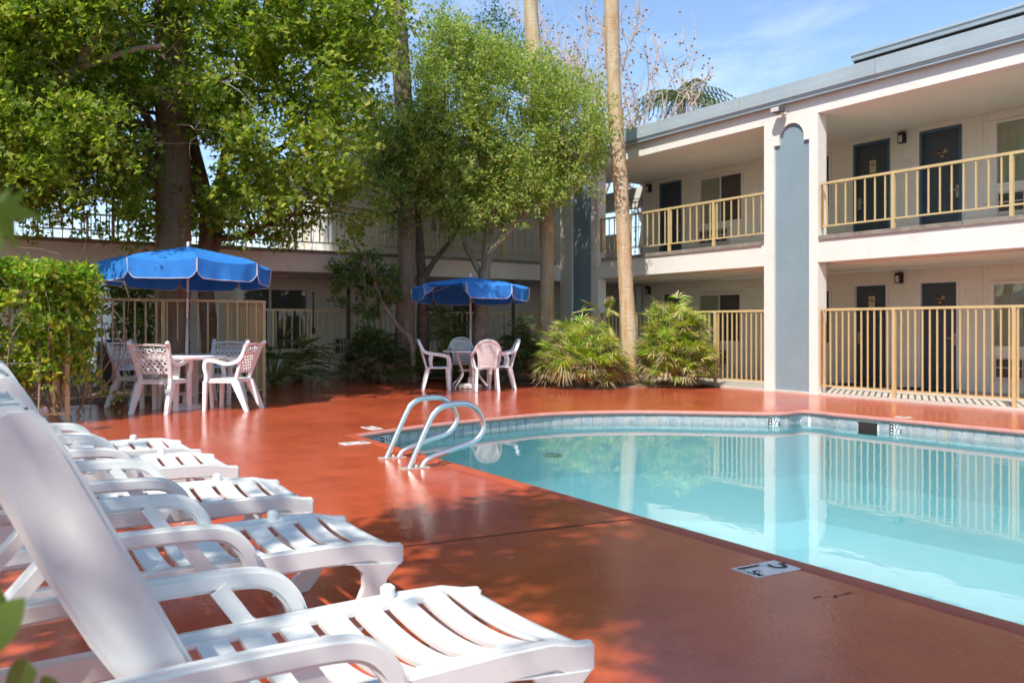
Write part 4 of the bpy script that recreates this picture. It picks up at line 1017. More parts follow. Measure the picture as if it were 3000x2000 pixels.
import_yaw = lambda ddx, ddz: math.atan2(st(ddx, ddz)[1], st(ddx, ddz)[0])
fa = import_yaw(.438, -.90)       # one rib points almost at the viewer
umbrella(T1, -.02, 1.19, 2.37, 2.085, .27, fa, 'larger sunlit blue umbrella with pale piping over the lattice chairs', 'pole_pink')
fa2 = import_yaw(-.01, -1)
umbrella(T2, gz(T2[0]), 1.14, 2.13, 1.92, .26, fa2, 'farther blue umbrella with one flap blown up over the round backed chairs', 'pole_pink', 7)

# ------------------------------------------------------------------ beyond the breezeway
c = D(325, 15.9); tbn = thing('trash_bin', 'dark round trash bin behind the fence under the breezeway', 'bin', (c[0], c[1], .02))
MB().lathe([(.20, 0), (.235, .05), (.245, .72), (.25, .74)], 20).build('body', 'bin_dark', tbn, smooth=40); MB().lathe([(.255, .74), (.26, .79), (.20, .88), (.06, .92)], 20).build('lid', 'bin_dark', tbn, smooth=40)
c = D(316, 24); tag(MB().tube([(c[0], c[1], -.03), (c[0], c[1], 2.9)], .055, 10).build('white_post', 'white_pole'), 'thin white post beyond the breezeway beside the fence', 'post')
MB_ = MB(); k0 = D(-900, 30); k1 = D(900, 37)
tag(MB().add([(*D(-1500, 26), -.022), (*D(700, 26), -.022), (*D(700, 36), -.022), (*D(-1500, 36), -.022)], [(0, 1, 2, 3)]).build('pavement', 'far_concrete'), 'sunlit pale pavement beyond the breezeway', kind='structure')
pf = railing('picket_fence', 'black picket fence far beyond the breezeway', 'fence', None, D(-500, 30), D(480, 31), 1.75, .15, 0, .22, [2, 4.5, 7], bar=.02)
for o in [o for o in COL.objects if o.parent == pf]: o.data.materials[0] = M['black_metal']
# ------------------------------------------------------------------ vegetation
def unit(v): return v/np.maximum(1e-9, np.linalg.norm(v, axis=-1, keepdims=True))
def leaves(name, pos, size, mat, parent, rng, aspect=.5, outward=None, droop=.35, var=.35, lobed3=False):
    """oval folded leaves, each a small island"""
    n_ = len(pos); ax = unit(rng.normal(size=(n_, 3)) + (0 if outward is None else outward*.8) + np.array([0, 0, -droop]))
    nr = unit(rng.normal(size=(n_, 3))*.75 + np.array([.15, -.25, .85])); sd_ = unit(np.cross(ax, nr)); nr = np.cross(sd_, ax)
    L = (size*(1-var+2*var*rng.random(n_)))[:, None]; Wd = L*aspect*.5; fo = L*.09*(rng.random((n_, 1))*1.6-.3)
    b = pos - ax*L*.5
    V = np.stack([b, b+ax*L*.28+sd_*Wd*.92+nr*fo, b+ax*L*.66+sd_*Wd*.74+nr*fo, b+ax*L-nr*fo*.8, b+ax*L*.66-sd_*Wd*.74+nr*fo, b+ax*L*.28-sd_*Wd*.92+nr*fo], 1).reshape(-1, 3)
    if lobed3: V = np.stack([b, b+ax*L*.50+sd_*Wd*1.25-nr*fo*.6, b+ax*L*.46+sd_*Wd*.42+nr*fo, b+ax*L-nr*fo, b+ax*L*.46-sd_*Wd*.42+nr*fo, b+ax*L*.50-sd_*Wd*1.25-nr*fo*.6], 1).reshape(-1, 3)
    i = np.arange(n_)[:, None]*6
    F = np.concatenate([i+np.array([[0, 1, 2, 3]]), i+np.array([[0, 3, 4, 5]])], 1).reshape(-1, 4)
    return np_mesh(name, V, F, mat, parent)
def in_poly(x, y, P):
    c = np.zeros(len(x), bool); m = len(P)
    for i in range(m):
        (x1, y1), (x2, y2) = P[i], P[(i+1) % m]
        k = ((y1 > y) != (y2 > y)); t = (x2-x1)*(y-y1)/((y2-y1) if y2 != y1 else 1e-9)+x1; c ^= k & (x < t)
    return c
def view_clumps(poly, z0, z1, n_, rng, gap=.0, gscale=.012):
    """centres spread through a volume whose outline, seen from the pool side, is 'poly'"""
    P = np.array(poly, float); out = []
    lo, hi = P.min(0), P.max(0)
    while len(out) < n_:
        x = rng.uniform(lo[0], hi[0], 400); y = rng.uniform(lo[1], hi[1], 400); ok = in_poly(x, y, poly)
        if gap: ok &= (np.sin(x*gscale*1.7+1.3*np.sin(y*gscale))*np.sin(y*gscale*1.3+1.1*np.sin(x*gscale*1.1)) > -1+gap*rng.uniform(.3, 1.7, 400))
        Z = rng.uniform(z0, z1, 400)
        for a, b, c in zip(x[ok], y[ok], Z[ok]): out.append((*D(a, c), HT(b, c)))
    return np.array(out[:n_])
def spray(cen, per, r, rng, flat=.8):
    k = len(cen); c = np.repeat(cen, per, 0); d = unit(rng.normal(size=(k*per, 3))); rad = (rng.random((k*per, 1))**.45)
    rr_ = np.repeat(r*rng.uniform(.6, 1.35, k), per)[:, None]
    return c + d*rad*rr_*np.array([1, 1, flat]), d
def shoots(cen, k, per, L, rng, up=.5, wid=.05):
    """leaves strung along short shoots that fan out of each centre"""
    n_ = len(cen)*k; c = np.repeat(cen, k, 0) + rng.normal(size=(n_, 3))*.10; d = unit(rng.normal(size=(n_, 3)) + np.array([.15, -.3, up])); l = L*rng.uniform(.5, 1.3, n_)
    t = rng.random((n_, per)); bend = rng.normal(size=(n_, 3))*.25
    p = c[:, None] + d[:, None]*(t*l[:, None])[..., None] + bend[:, None]*((t*l[:, None])**2)[..., None] + rng.normal(size=(n_, per, 3))*wid
    return p.reshape(-1, 3), np.repeat(d, per, 0)
def branch_to(mb, a, b, r0, r1, rng, n_=6, wob=.09, seg=6):
    a, b = np.array(a, float), np.array(b, float); L = np.linalg.norm(b-a); pts = []
    o = rng.normal(size=3)*wob*L; o[2] = abs(o[2])*.8
    for i in range(n_+1):
        t = i/n_; p = a+(b-a)*t + o*math.sin(math.pi*t) + rng.normal(size=3)*.012*L*(0 < i < n_); pts.append(p)
    mb.tube(pts, [lerp(r0, r1, i/n_) for i in range(n_+1)], seg, cap=False); return pts
def broadleaf(name, label, group, base, forks, cen, leafspec, rng, barkmat='bark', trunk_r=.16, twigs=60, parent_mat=None):
    """trunk with limbs to fork points, thin branches to leaf clumps, leaves"""
    t = thing(name, label, 'tree', (float(base[0]), float(base[1]), float(base[2])), 0, group); off = np.array(base, float)
    tr_ = MB(); nodes = []
    for path, r0, r1 in forks:
        pts = catmull(path, 5); m = len(pts); tr_.tube(pts, [lerp(r0, r1, i/(m-1)) for i in range(m)], 10, cap=True); nodes += [np.array(p) for p in pts[m//3:]]
    tr_.build('trunk', barkmat, t, smooth=True).location = -Vector(off)
    nd_ = np.array(nodes); tw = MB(); sel = rng.choice(len(cen), min(twigs, len(cen)), replace=False)
    for i in sel:
        c = cen[i]; dd = np.linalg.norm(nd_-c, axis=1) + .6*np.maximum(0, nd_[:, 2]-c[2]); q = nd_[int(np.argmin(dd))]
        branch_to(tw, q, c, min(.045, .012+.012*np.linalg.norm(c-q)), .005, rng, 6, .10, 5)
    tw.build('branches', barkmat, t, smooth=True).location = -Vector(off)
    for k, (nm, cc, per, r, size, mat, asp, drp) in enumerate(leafspec):
        pos, od = spray(cc, per, r, rng) if isinstance(per, int) else shoots(cc, per[0], per[1], r, rng, per[2], per[3]); o = leaves(nm, pos, size, mat, t, rng, asp, od, drp, lobed3=(mat == 'leaf_gum')); o.location = -Vector(off)
    return t
rng = np.random.default_rng(21)
# --- sweet gum on the left: big crown over the fence
gumA = [(-260, -420), (1080, -420), (1125, -60), (1150, 60), (1160, 130), (1120, 190), (1105, 300), (1075, 380), (1035, 470), (960, 560), (900, 640), (830, 655), (760, 610), (650, 640), (560, 660), (480, 640), (430, 650), (330, 600), (200, 610), (90, 600), (-20, 590), (-260, 560)]
b = (*D(618, 15.4), 0.03)
cenA = view_clumps(gumA, 12.4, 16.2, 1380, rng, .52, .011)
def pxy(c):
    X = AX[0]*c[:, 0]+NX[0]*c[:, 1]; Z = AX[1]*c[:, 0]+NX[1]*c[:, 1]; return 1500+FPX*X/Z, HY-FPX*(c[:, 2]-EYE)/Z, Z
_x, _y, _z = pxy(cenA); cenA = cenA[~((_y < -90) & (np.arange(len(cenA)) % 2 == 0))]
_x, _y, _z = pxy(cenA); cenA = cenA[~((_x > 430) & (_x < 585) & (_y > 270) & (_y < 720) & (_z < 14.5))]
lowA = view_clumps([(30, 560), (470, 560), (480, 700), (330, 715), (220, 690), (60, 690)], 13.2, 15.2, 18, rng)
lowB = view_clumps([(560, 560), (1060, 480), (1130, 640), (1010, 735), (900, 700), (780, 720), (600, 700)], 14.5, 16.8, 80, rng, .5)
def at(px, py, Z): return (*D(px, Z), HT(py, Z))
forks = [([(b[0], b[1], -.02), at(615, 1000, 15.4), at(600, 800, 15.3), at(605, 600, 15.2), at(560, 400, 14.9), at(520, 150, 14.6), at(470, -200, 14.2)], .17, .07),
         ([at(602, 830, 15.3), at(640, 660, 15.5), at(650, 500, 15.6), at(700, 300, 15.4), at(780, 60, 15.2), at(800, -250, 15.0)], .11, .05),
         ([at(606, 640, 15.2), at(540, 480, 14.4), at(420, 330, 13.8), at(300, 120, 13.4), at(200, -150, 13.0)], .09, .04),
         ([at(648, 560, 15.6), at(760, 470, 15.6), at(900, 380, 15.4), at(1010, 200, 15.4)], .07, .03),
         ([at(620, 700, 15.3), at(720, 690, 15.5), at(790, 640, 15.8), at(820, 560, 15.8)], .065, .03)]
broadleaf('sweet_gum_tree', 'large bright green sweet gum behind the left umbrella, crown filling the upper left', 'broadleaf trees round the pool', b, forks, np.concatenate([cenA, lowA, lowB]),
          [('crown', cenA, (4, 23, -.1, .07), .55, .093, 'leaf_gum', .95, .3), ('crown_lower', np.concatenate([lowA, lowB]), 40, .26, .09, 'leaf_gum', .75, .6)], rng, 'bark', .17, 150)
# --- second gum whose trunk stands outside the view on the left; its thick limb crosses the upper left corner
b = (*D(-330, 12.8), 0.0)
cenL = view_clumps([(-700, -500), (420, -460), (360, -80), (250, 120), (190, 330), (120, 480), (-60, 560), (-700, 500)], 11.3, 13.6, 420, rng, .4)
frL = view_clumps([(-100, -100), (420, -160), (380, 60), (260, 110), (90, 230), (60, 330), (160, 330), (300, 230), (330, 420), (120, 560), (-100, 540)], 11.0, 11.7, 120, rng); cenL = np.concatenate([cenL, frL])
forks = [([(b[0], b[1], 0), at(-320, 900, 12.8), at(-260, 690, 12.7), at(-120, 560, 12.5), at(20, 490, 12.4), at(70, 440, 12.3)], .20, .07),
         ([at(-200, 620, 12.6), at(-40, 450, 12.4), at(115, 292, 12.2), at(175, 240, 12.15), at(225, 190, 12.1), at(290, 90, 12.0), at(330, -60, 12)], .13, .05),
         ([at(215, 205, 12.1), at(300, 175, 12.0), at(395, 145, 11.9), at(470, 135, 11.9)], .05, .03)]
broadleaf('sweet_gum_tree', 'sweet gum at the left edge whose thick pale limb slants across the upper left corner', 'broadleaf trees round the pool', b, forks, cenL, [('crown', cenL, (4, 20, -.1, .07), .55, .093, 'leaf_gum', .95, .3)], rng, 'bark_pale', .2, 90)
# bare dangling twigs in front of the left crown
bt = MB(); rt = np.random.default_rng(3)
for k in range(26):
    x0, y0 = rt.uniform(300, 760), rt.uniform(60, 420); a = at(x0, y0, 13.0); q = at(x0+rt.uniform(-60, 190), y0+rt.uniform(-60, 90), 12.7); branch_to(bt, a, q, .011, .003, rt, 8, .22, 4)
# --- camphor tree in the middle
cmA = [(1235, 360), (1240, 150), (1270, 70), (1300, 45), (1345, 60), (1370, 100), (1430, 110), (1470, 160), (1560, 190), (1640, 205), (1700, 245), (1760, 300), (1785, 380), (1770, 460), (1720, 540), (1650, 575), (1590, 610), (1520, 640), (1480, 690), (1400, 650), (1330, 690), (1240, 630), (1210, 500)]
cenC = view_clumps(cmA, 16.6, 19.2, 760, rng, .55, .019)
cenK = view_clumps([(1100, 330), (1235, 330), (1250, 620), (1200, 670), (1110, 650), (1070, 520)], 16.4, 18.6, 150, rng, .5, .02)
backT = view_clumps([(1400, 130), (1420, 60), (1450, 35), (1480, 60), (1500, 130), (1540, 120), (1580, 180), (1480, 240), (1400, 220)], 20.5, 22.0, 46, rng)
b = (*D(1400, 17.9), .09)
forks = [([(b[0], b[1], .05), at(1405, 1000, 17.9), at(1412, 880, 17.9), at(1420, 790, 17.9)], .17, .12),
         ([at(1420, 800, 17.9), at(1425, 720, 17.9), at(1430, 640, 17.9), at(1410, 480, 17.9), at(1380, 300, 17.8), at(1320, 130, 17.7)], .09, .03),
         ([at(1416, 830, 17.9), at(1440, 740, 17.8), at(1480, 690, 17.7), at(1560, 610, 17.6), at(1640, 585, 17.5), at(1700, 540, 17.4), at(1735, 430, 17.4)], .08, .03),
         ([at(1418, 820, 17.9), at(1385, 760, 18.0), at(1355, 690, 18.0), at(1340, 560, 18.1), at(1300, 400, 18)], .065, .03),
         ([at(1430, 650, 17.9), at(1500, 500, 18.1), at(1560, 360, 18.3), at(1620, 260, 18.3)], .06, .02)]
broadleaf('camphor_tree', 'bright yellow green camphor tree with pale forking trunk behind the far umbrella', 'broadleaf trees round the pool', b, forks, np.concatenate([cenC, backT]),
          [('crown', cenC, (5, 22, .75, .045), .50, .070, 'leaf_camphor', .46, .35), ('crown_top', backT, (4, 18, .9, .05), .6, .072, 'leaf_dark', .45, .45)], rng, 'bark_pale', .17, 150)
b = (*D(1236, 18.2), .09)
forks = [([(b[0], b[1], .05), at(1240, 1000, 18.2), at(1236, 820, 18.2), at(1228, 700, 18.2), at(1222, 560, 18.1), at(1240, 400, 18.1)], .15, .05),
         ([at(1236, 830, 18.2), at(1262, 780, 18.1), at(1300, 730, 18.0), at(1335, 680, 17.9), at(1350, 600, 17.9)], .075, .03),
         ([at(1228, 700, 18.2), at(1180, 600, 18.0), at(1120, 520, 17.8)], .05, .02)]
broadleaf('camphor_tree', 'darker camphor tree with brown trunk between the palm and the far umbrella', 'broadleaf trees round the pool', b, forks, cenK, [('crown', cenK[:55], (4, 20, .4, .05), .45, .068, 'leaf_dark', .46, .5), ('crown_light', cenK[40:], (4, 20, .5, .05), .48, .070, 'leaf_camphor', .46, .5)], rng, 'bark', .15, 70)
# --- small weeping fig with slanting stem by the palm
cenF = np.concatenate([view_clumps([(985, 740), (1130, 700), (1180, 860), (1120, 900), (1090, 980), (1060, 1060), (1020, 920), (960, 850)], 17.0, 17.9, 72, rng), view_clumps([(1060, 900), (1110, 900), (1120, 1090), (1050, 1090)], 16.9, 17.5, 26, rng)])
b = (*D(1213, 17.2), .08)
forks = [([(b[0], b[1], .06), at(1205, 1000, 17.2), at(1170, 960, 17.2), at(1130, 900, 17.3), at(1103, 840, 17.3), at(1085, 780, 17.4), at(1040, 720, 17.4)], .055, .03),
         ([at(1082, 1100, 17.3), at(1080, 1000, 17.3), at(1074, 880, 17.3), at(1060, 770, 17.3)], .03, .015), ([at(1092, 1100, 17.3), at(1096, 960, 17.3), at(1110, 850, 17.3)], .025, .012)]
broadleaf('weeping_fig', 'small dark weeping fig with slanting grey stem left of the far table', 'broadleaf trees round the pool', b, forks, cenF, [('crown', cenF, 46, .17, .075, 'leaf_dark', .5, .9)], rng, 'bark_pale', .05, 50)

# --- palms: ringed trunks, crowns above the picture
def fan(V, F, c, d, up, L, nb, rng, wdt=.045, spread=2.4, droop=.25):
    """one fan leaf: blades radiating from c in the plane of d"""
    d = d/np.linalg.norm(d); s_ = np.cross(d, up); s_ /= max(1e-6, np.linalg.norm(s_)); n_ = np.cross(s_, d)
    for k in range(nb):
        a = (k/(nb-1)-.5)*spread + rng.normal()*.05; e = d*math.cos(a)+s_*math.sin(a)+n_*rng.normal()*.09; l = L*(.82+.3*rng.random())*(1-.12*abs(a)); w = np.cross(e, n_); w /= max(1e-6, np.linalg.norm(w)); w = w*wdt*L*.5
        m1 = c+e*l*.45+n_*.03*L; m2 = c+e*l - np.array([0, 0, droop*l*.35]); o = len(V)
        V += [c, m1-w, m2, m1+w]; F.append((o, o+1, o+2, o+3))
def palm(label, pts, r, mat, rings, seed, crown=True, flare=1.35, group='tall fan palm trunks round the pool', name='fan_palm', top=None):
    rg = np.random.default_rng(seed); b = pts[0]; t = thing(name, label, 'palm', (b[0], b[1], b[2]), 0, group); off = Vector(b)
    P = catmull(pts, 10); P = [np.array(p) for p in P]; cl = [0]
    for i in range(1, len(P)): cl.append(cl[-1]+float(np.linalg.norm(P[i]-P[i-1])))
    H = cl[-1]; nn = int(H/rings); m = MB(); n_ = 22; q = []
    for i in range(nn+1):
        s_ = H*i/nn; j = max(1, min(len(cl)-1, int(np.searchsorted(cl, s_)))); u = (s_-cl[j-1])/max(1e-6, cl[j]-cl[j-1]); q.append(P[j-1]+(P[j]-P[j-1])*u)
    ph = rg.uniform(0, 6, 4)
    for i, p in enumerate(q):
        s_ = H*i/nn; k = 1+(flare-1)*math.exp(-s_/.55); rad = r*k*(1+.04*math.sin(s_*1.9+ph[0])+.025*math.sin(s_*4.3+ph[1])) * (1 if i % 2 else .972+.02*rg.random())
        for a in range(n_):
            an = 2*math.pi*a/n_; w = 1+.03*math.sin(3*an+ph[2]+s_*.6)+.012*rg.normal(); m.v.append((p[0]-b[0]+rad*w*math.cos(an), p[1]-b[1]+rad*w*math.sin(an), p[2]-b[2]+.012*rg.normal()))
    for i in range(nn):
        for a in range(n_): m.f.append((i*n_+a, i*n_+(a+1) % n_, (i+1)*n_+(a+1) % n_, (i+1)*n_+a))
    m.build('trunk', mat, t, smooth=True)
    if crown:
        V, F = [], []; c0 = np.array(P[-1])-np.array(b); st_ = MB()
        for k in range(42):
            an = rg.uniform(0, 2*math.pi); el = rg.uniform(-.9, 1.25); d = np.array([math.cos(an)*math.cos(el), math.sin(an)*math.cos(el), math.sin(el)]); l = rg.uniform(.7, 1.1); c = c0+d*l-np.array([0, 0, .12*l*l]); st_.tube([c0, c0+d*l*.5, c], .014, 4, False); fan(V, F, c, d-np.array([0, 0, .25]), np.array([0, 0, 1.]), .85, 17, rg, .09, 3.6, .5)
        np_mesh('crown', np.array(V), np.array(F), 'leaf_palm_far', t); st_.build('leaf_stalks', 'stalk', t)
    return t
palm('massive brown palm trunk behind the fence and the near umbrella', [at(505, 1176, 13.95), at(505, 1000, 14.0), at(508, 700, 14.05), at(505, 300, 14.1), at(505, -100, 14.15), at(500, -600, 14.3), (*D(490, 14.5), 12.5)], .275, 'palm_brown', .05, 1, True, 1.3)
palm('grey brown palm trunk rising left of the camphor tree', [(*D(1185, 17.7), .06), at(1186, 960, 17.7), at(1192, 700, 17.75), at(1188, 420, 17.8), at(1172, 150, 17.85), at(1158, 0, 17.9), at(1140, -250, 18), (*D(1120, 18.2), 13.5)], .185, 'palm_grey', .05, 2, True, 1.75)
palm('mottled palm trunk between the camphor tree and the corner pillar', [(*D(1603, 19.3), .08), at(1600, 960, 19.3), at(1603, 700, 19.3), at(1590, 420, 19.3), at(1565, 150, 19.35), at(1554, 0, 19.4), at(1545, -200, 19.5), (*D(1535, 19.7), 14.5)], .165, 'palm_sunny', .05, 3, True, 1.3)
palm('pale sunlit palm trunk standing before the upper balcony', [(*D(1846, 17.3), .03), at(1843, 1000, 17.35), at(1832, 800, 17.4), at(1820, 560, 17.4), at(1803, 330, 17.45), at(1793, 120, 17.5), at(1791, 0, 17.5), at(1785, -200, 17.6), (*D(1775, 17.8), 15.0)], .150, 'palm_sunny', .046, 4, True, 1.35)

# --- planted beds (soil)
def bed(name, pts, h, label):
    P = [np.array(G(*p)) if len(p) == 2 else np.array(p[:2]) for p in pts]; P = [np.array(p) for p in catmull([tuple(p) for p in P]+[tuple(P[0])], 4)[:-1]]; c = sum(P)/len(P); rg = np.random.default_rng(len(P)); n_ = len(P); m = MB()
    for k, f in enumerate((1.0, .985, .9, .7, .4, .15)):
        for p in P:
            q = c+(p-c)*f; z = gz(q[0]) + (-.01 if k == 0 else h*(1-f)**.5 + .012*rg.random()); m.v.append((q[0], q[1], z+.006))
    for k in range(5):
        for i in range(n_): m.f.append((k*n_+i, k*n_+(i+1) % n_, (k+1)*n_+(i+1) % n_, (k+1)*n_+i))
    m.f.append(tuple(5*n_+i for i in range(n_))); tag(m.build(name, 'soil', smooth=True), label, kind='structure')
bed('planting_bed', [(-14.35, 9.98, 0), G(1600, 1130.6)+(0,), G(1680, 1137)+(0,), G(1747, 1138.7)+(0,), G(1845, 1134)+(0,), G(2038, 1130.6)+(0,), G(2098, 1131.5)+(0,), (-11.9, 12.5, 0), (-14, 12.5, 0), (-16.95, 12.4, 0), (-16.95, 7.1, 0), (-16.4, 7.2, 0), (-16.15, 8.3, 0), (-15.4, 9.1, 0)], .07, 'dry brown soil bed under the palms and bushes')
bed('planting_bed', [(-14.55, .4, 0), (-14.40, 2.2, 0), (-14.36, 4.1, 0), (-14.7, 4.45, 0), (-16.8, 4.5, 0), (-16.9, 2.4, 0), (-16.8, .4, 0)], .05, 'dark soil bed behind the fence under the big palm')

# --- lady palm bushes
def fan_bush(label, c, rx, ry, h, n_, seed, mat, dry, group='bushy lady palms in the beds', z0=0.02, L=.26):
    rg = np.random.default_rng(seed); t = thing('lady_palm', label, 'bush', (c[0], c[1], z0), 0, group); V, F, V2, F2 = [], [], [], []; stm = MB()
    for k in range(n_):
        a = rg.uniform(0, 2*math.pi); r = math.sqrt(rg.random()); x, y = rx*r*math.cos(a), ry*r*math.sin(a); top = h*(math.sqrt(max(.05, 1-(r*.92)**2)))*rg.uniform(.72, 1.2)*(1+.12*math.sin(a*3+seed)); z = top*(1-.85*rg.random()**2.2)
        p = np.array([x, y, max(.08, z)]); d = np.array([x/rx*.9, y/ry*.9, .55])+rg.normal(size=3)*.45; d /= np.linalg.norm(d); dr = rg.random() < dry*(1.7 if z < h*.4 else .7)
        q = np.array([x*.7, y*.7, max(0, z-.35)]); 
        if k % 2 == 0: stm.tube([q, (q+p)/2+rg.normal(size=3)*.02, p], .005, 3, False)
        fan(V2 if dr else V, F2 if dr else F, p, d, np.array([0.1, 0, 1.]), L*rg.uniform(.75, 1.25), int(rg.integers(9, 13)), rg, .085, rg.uniform(2.0, 3.4), rg.uniform(.2, 1.0) if not dr else 1.3)
    np_mesh('fronds', np.array(V), np.array(F), mat, t); stm.build('stems', 'twig', t)
    if F2: np_mesh('dry_fronds', np.array(V2), np.array(F2), 'leaf_dry', t)
    return t
c = D(1700, 16.9); fan_bush('yellow green lady palm bush with dry tips left of the sunlit palm trunk', c, .85, .80, 1.12, 600, 7, 'leaf_fan', .26, L=.30)
c = D(1978, 16.9); fan_bush('tall yellow green lady palm bush right of the sunlit palm trunk', c, .74, .58, 1.50, 560, 8, 'leaf_fan', .14, L=.30)
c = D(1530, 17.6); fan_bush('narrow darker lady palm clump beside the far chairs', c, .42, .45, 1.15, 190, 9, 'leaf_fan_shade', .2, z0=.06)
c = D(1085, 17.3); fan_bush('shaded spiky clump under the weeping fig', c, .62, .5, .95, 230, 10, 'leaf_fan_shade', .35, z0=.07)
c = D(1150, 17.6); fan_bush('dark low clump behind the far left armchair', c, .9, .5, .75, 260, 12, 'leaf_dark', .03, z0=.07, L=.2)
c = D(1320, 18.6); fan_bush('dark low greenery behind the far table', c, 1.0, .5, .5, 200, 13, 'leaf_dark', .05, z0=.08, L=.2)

# --- split-leaf philodendrons and fatsia: big lobed leaves on stalks
def lobed(V, F, c, d, up, L, lobes, rg, wid=.62):
    d = d/np.linalg.norm(d); s_ = np.cross(d, up); s_ /= max(1e-6, np.linalg.norm(s_)); n_ = np.cross(s_, d)
    bend = lambda t: c + d*L*t - np.array([0, 0, 1.])*L*.30*t*t
    for k in range(lobes):
        t = .06+.9*k/(lobes-1); w = L*wid*math.sin(math.pi*min(.97, t*.8+.18))*.62; p = bend(t); q0, q1 = bend(max(0, t-.075)), bend(min(1, t+.075))
        for sg in (-1, 1):
            tip = p + s_*sg*w + d*L*.16 - n_*.0 - np.array([0, 0, w*.28]); mid = (q1+tip)/2 + n_*.02; mid0 = (q0+tip)/2 - d*L*.01; o = len(V); V += [q0, mid0, tip, mid, q1]; F.append((o, o+1, o+2, o+3)); F.append((o, o+3, o+4, o+4))
def big_leaf_plant(name, label, c, n_, h, spread, L, mat, seed, lean=(0, 0), el=(.25, 1.1), z0=.05, lobes=8, wid=.62):
    rg = np.random.default_rng(seed); t = thing(name, label, 'plant', (c[0], c[1], z0), 0, 'large leaved plants in the beds')
    for k in range(n_):
        V, F = [], []
        a = rg.uniform(0, 2*math.pi); e = rg.uniform(*el); l = h*rg.uniform(.6, 1.1); d = np.array([math.cos(a)*math.cos(e)*spread+lean[0], math.sin(a)*math.cos(e)*spread+lean[1], math.sin(e)]); p = d*l
        dd = d*np.array([1, 1, .15]) + rg.normal(size=3)*.2; lobed(V, F, p, dd, np.array([0, 0, 1.]), L*rg.uniform(.7, 1.2), lobes, rg, wid)
        # the midrib joins the lobes into one blade
        q = [v for v in V[::10]]; r_ = [v for v in V[4::10]]; o = len(V); mid = [x for pr in zip(q, r_) for x in pr]
        V += mid + [m_+np.array([.004, .004, .002]) for m_ in mid]; kk = len(mid); F += [(o+i_, o+i_+1, o+kk+i_+1, o+kk+i_) for i_ in range(kk-1)]
        m = MB().add([tuple(v) for v in V], [f if len(set(f)) == 4 else f[:3] for f in F]); lf_ = m.build('leaf', mat, t)
        MB().tube([(0, 0, 0), tuple(p*.5+np.array([0, 0, .12*l])), tuple(p)], .008, 4, False).build('stalk', 'stalk', lf_)
    return t
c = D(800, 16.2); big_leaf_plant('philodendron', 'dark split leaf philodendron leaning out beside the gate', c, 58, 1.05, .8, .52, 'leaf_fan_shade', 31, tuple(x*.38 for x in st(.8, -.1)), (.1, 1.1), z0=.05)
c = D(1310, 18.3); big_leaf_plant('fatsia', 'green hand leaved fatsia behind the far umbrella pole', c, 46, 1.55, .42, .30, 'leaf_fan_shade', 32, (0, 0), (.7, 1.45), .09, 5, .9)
c = D(1790, 18.2); big_leaf_plant('philodendron', 'sunlit philodendron stems above the left lady palm bush', c, 8, 1.55, .35, .42, 'leaf_fan', 33, tuple(x*.25 for x in st(-.5, -.2)), (.95, 1.35), .05)
c = D(395, 16.3); cenB = np.array([c])[:, :2]; sh = thing('dark_shrub', 'dark leafy shrub left of the big palm trunk', 'bush', (c[0], c[1], 0), 0)
cc = np.column_stack([np.full(40, c[0])+rng.normal(size=40)*.25, np.full(40, c[1])+rng.normal(size=40)*.25, rng.uniform(.9, 1.9, 40)]); pos, od = spray(cc, 22, .2, rng); leaves('foliage', pos, .12, 'leaf_dark', sh, rng, .6, od).location = (-c[0], -c[1], 0)
s_ = MB(); [branch_to(s_, (c[0], c[1], 0), q, .02, .006, rng, 5) for q in cc[:12]]; s_.build('stems', 'bark', sh).location = (-c[0], -c[1], 0)

# --- hedge over the corner of the fence
hg = thing('hedge', 'sunlit hedge with yellow green leaves climbing over the fence at the left', 'hedge', (P1[0], P1[1], 0)); off = Vector((P1[0], P1[1], 0))
rh = np.random.default_rng(17); cs = []
for k in range(1050):
    if rh.random() < .55: u = rh.random(); x = P1[0]+rh.normal()*.20+.10; y = P1[1]-4.3*u+.05*rh.normal()
    else: u = rh.random(); x = P1[0]+.15-2.3*u; y = P1[1]+rh.uniform(-.3, .34)
    z = 1.90-1.35*rh.random()**1.75 + .05*math.sin(y*3)+.04*math.sin(x*5); cs.append((x, y, z))
cs = np.array(cs); pos, od = spray(cs, 23, .16, rh, .9); leaves('foliage', pos, .083, 'leaf_hedge', hg, rh, .55, od+np.array([.1, -.3, .5]), .1).location = -off
tw = MB()
for k in range(120):
    c = cs[rh.integers(len(cs))]; a = np.array([c[0]+rh.normal()*.12-.12, c[1]+rh.normal()*.15, rh.uniform(.0, .5)]); c = c-np.array([.12, 0, .1]); branch_to(tw, a, c, .010, .003, rh, 5, .16, 4)
for k in range(80):
    c = cs[rh.integers(len(cs))]; e = c+rh.normal(size=3)*np.array([.25, .25, .3]); branch_to(tw, c, e, .006, .002, rh, 4, .2, 3)
tw.build('twigs', 'twig', hg).location = -off
# trailing shoots
ts = np.array([at(255+rh.normal()*8+14*k, 1080+22*k+rh.normal()*8, 11.3) for k in range(7)]); pos, od = spray(ts, 9, .09, rh); leaves('vine', pos, .07, 'leaf_hedge', hg, rh, .6, od).location = -off
tl_ = np.array([at(rh.uniform(5, 70), rh.uniform(1020, 1150), 10.6) for k in range(16)]); pos, od = spray(tl_, 26, .12, rh); leaves('foliage', pos, .06, 'leaf_hedge', hg, rh, .6, od).location = -off

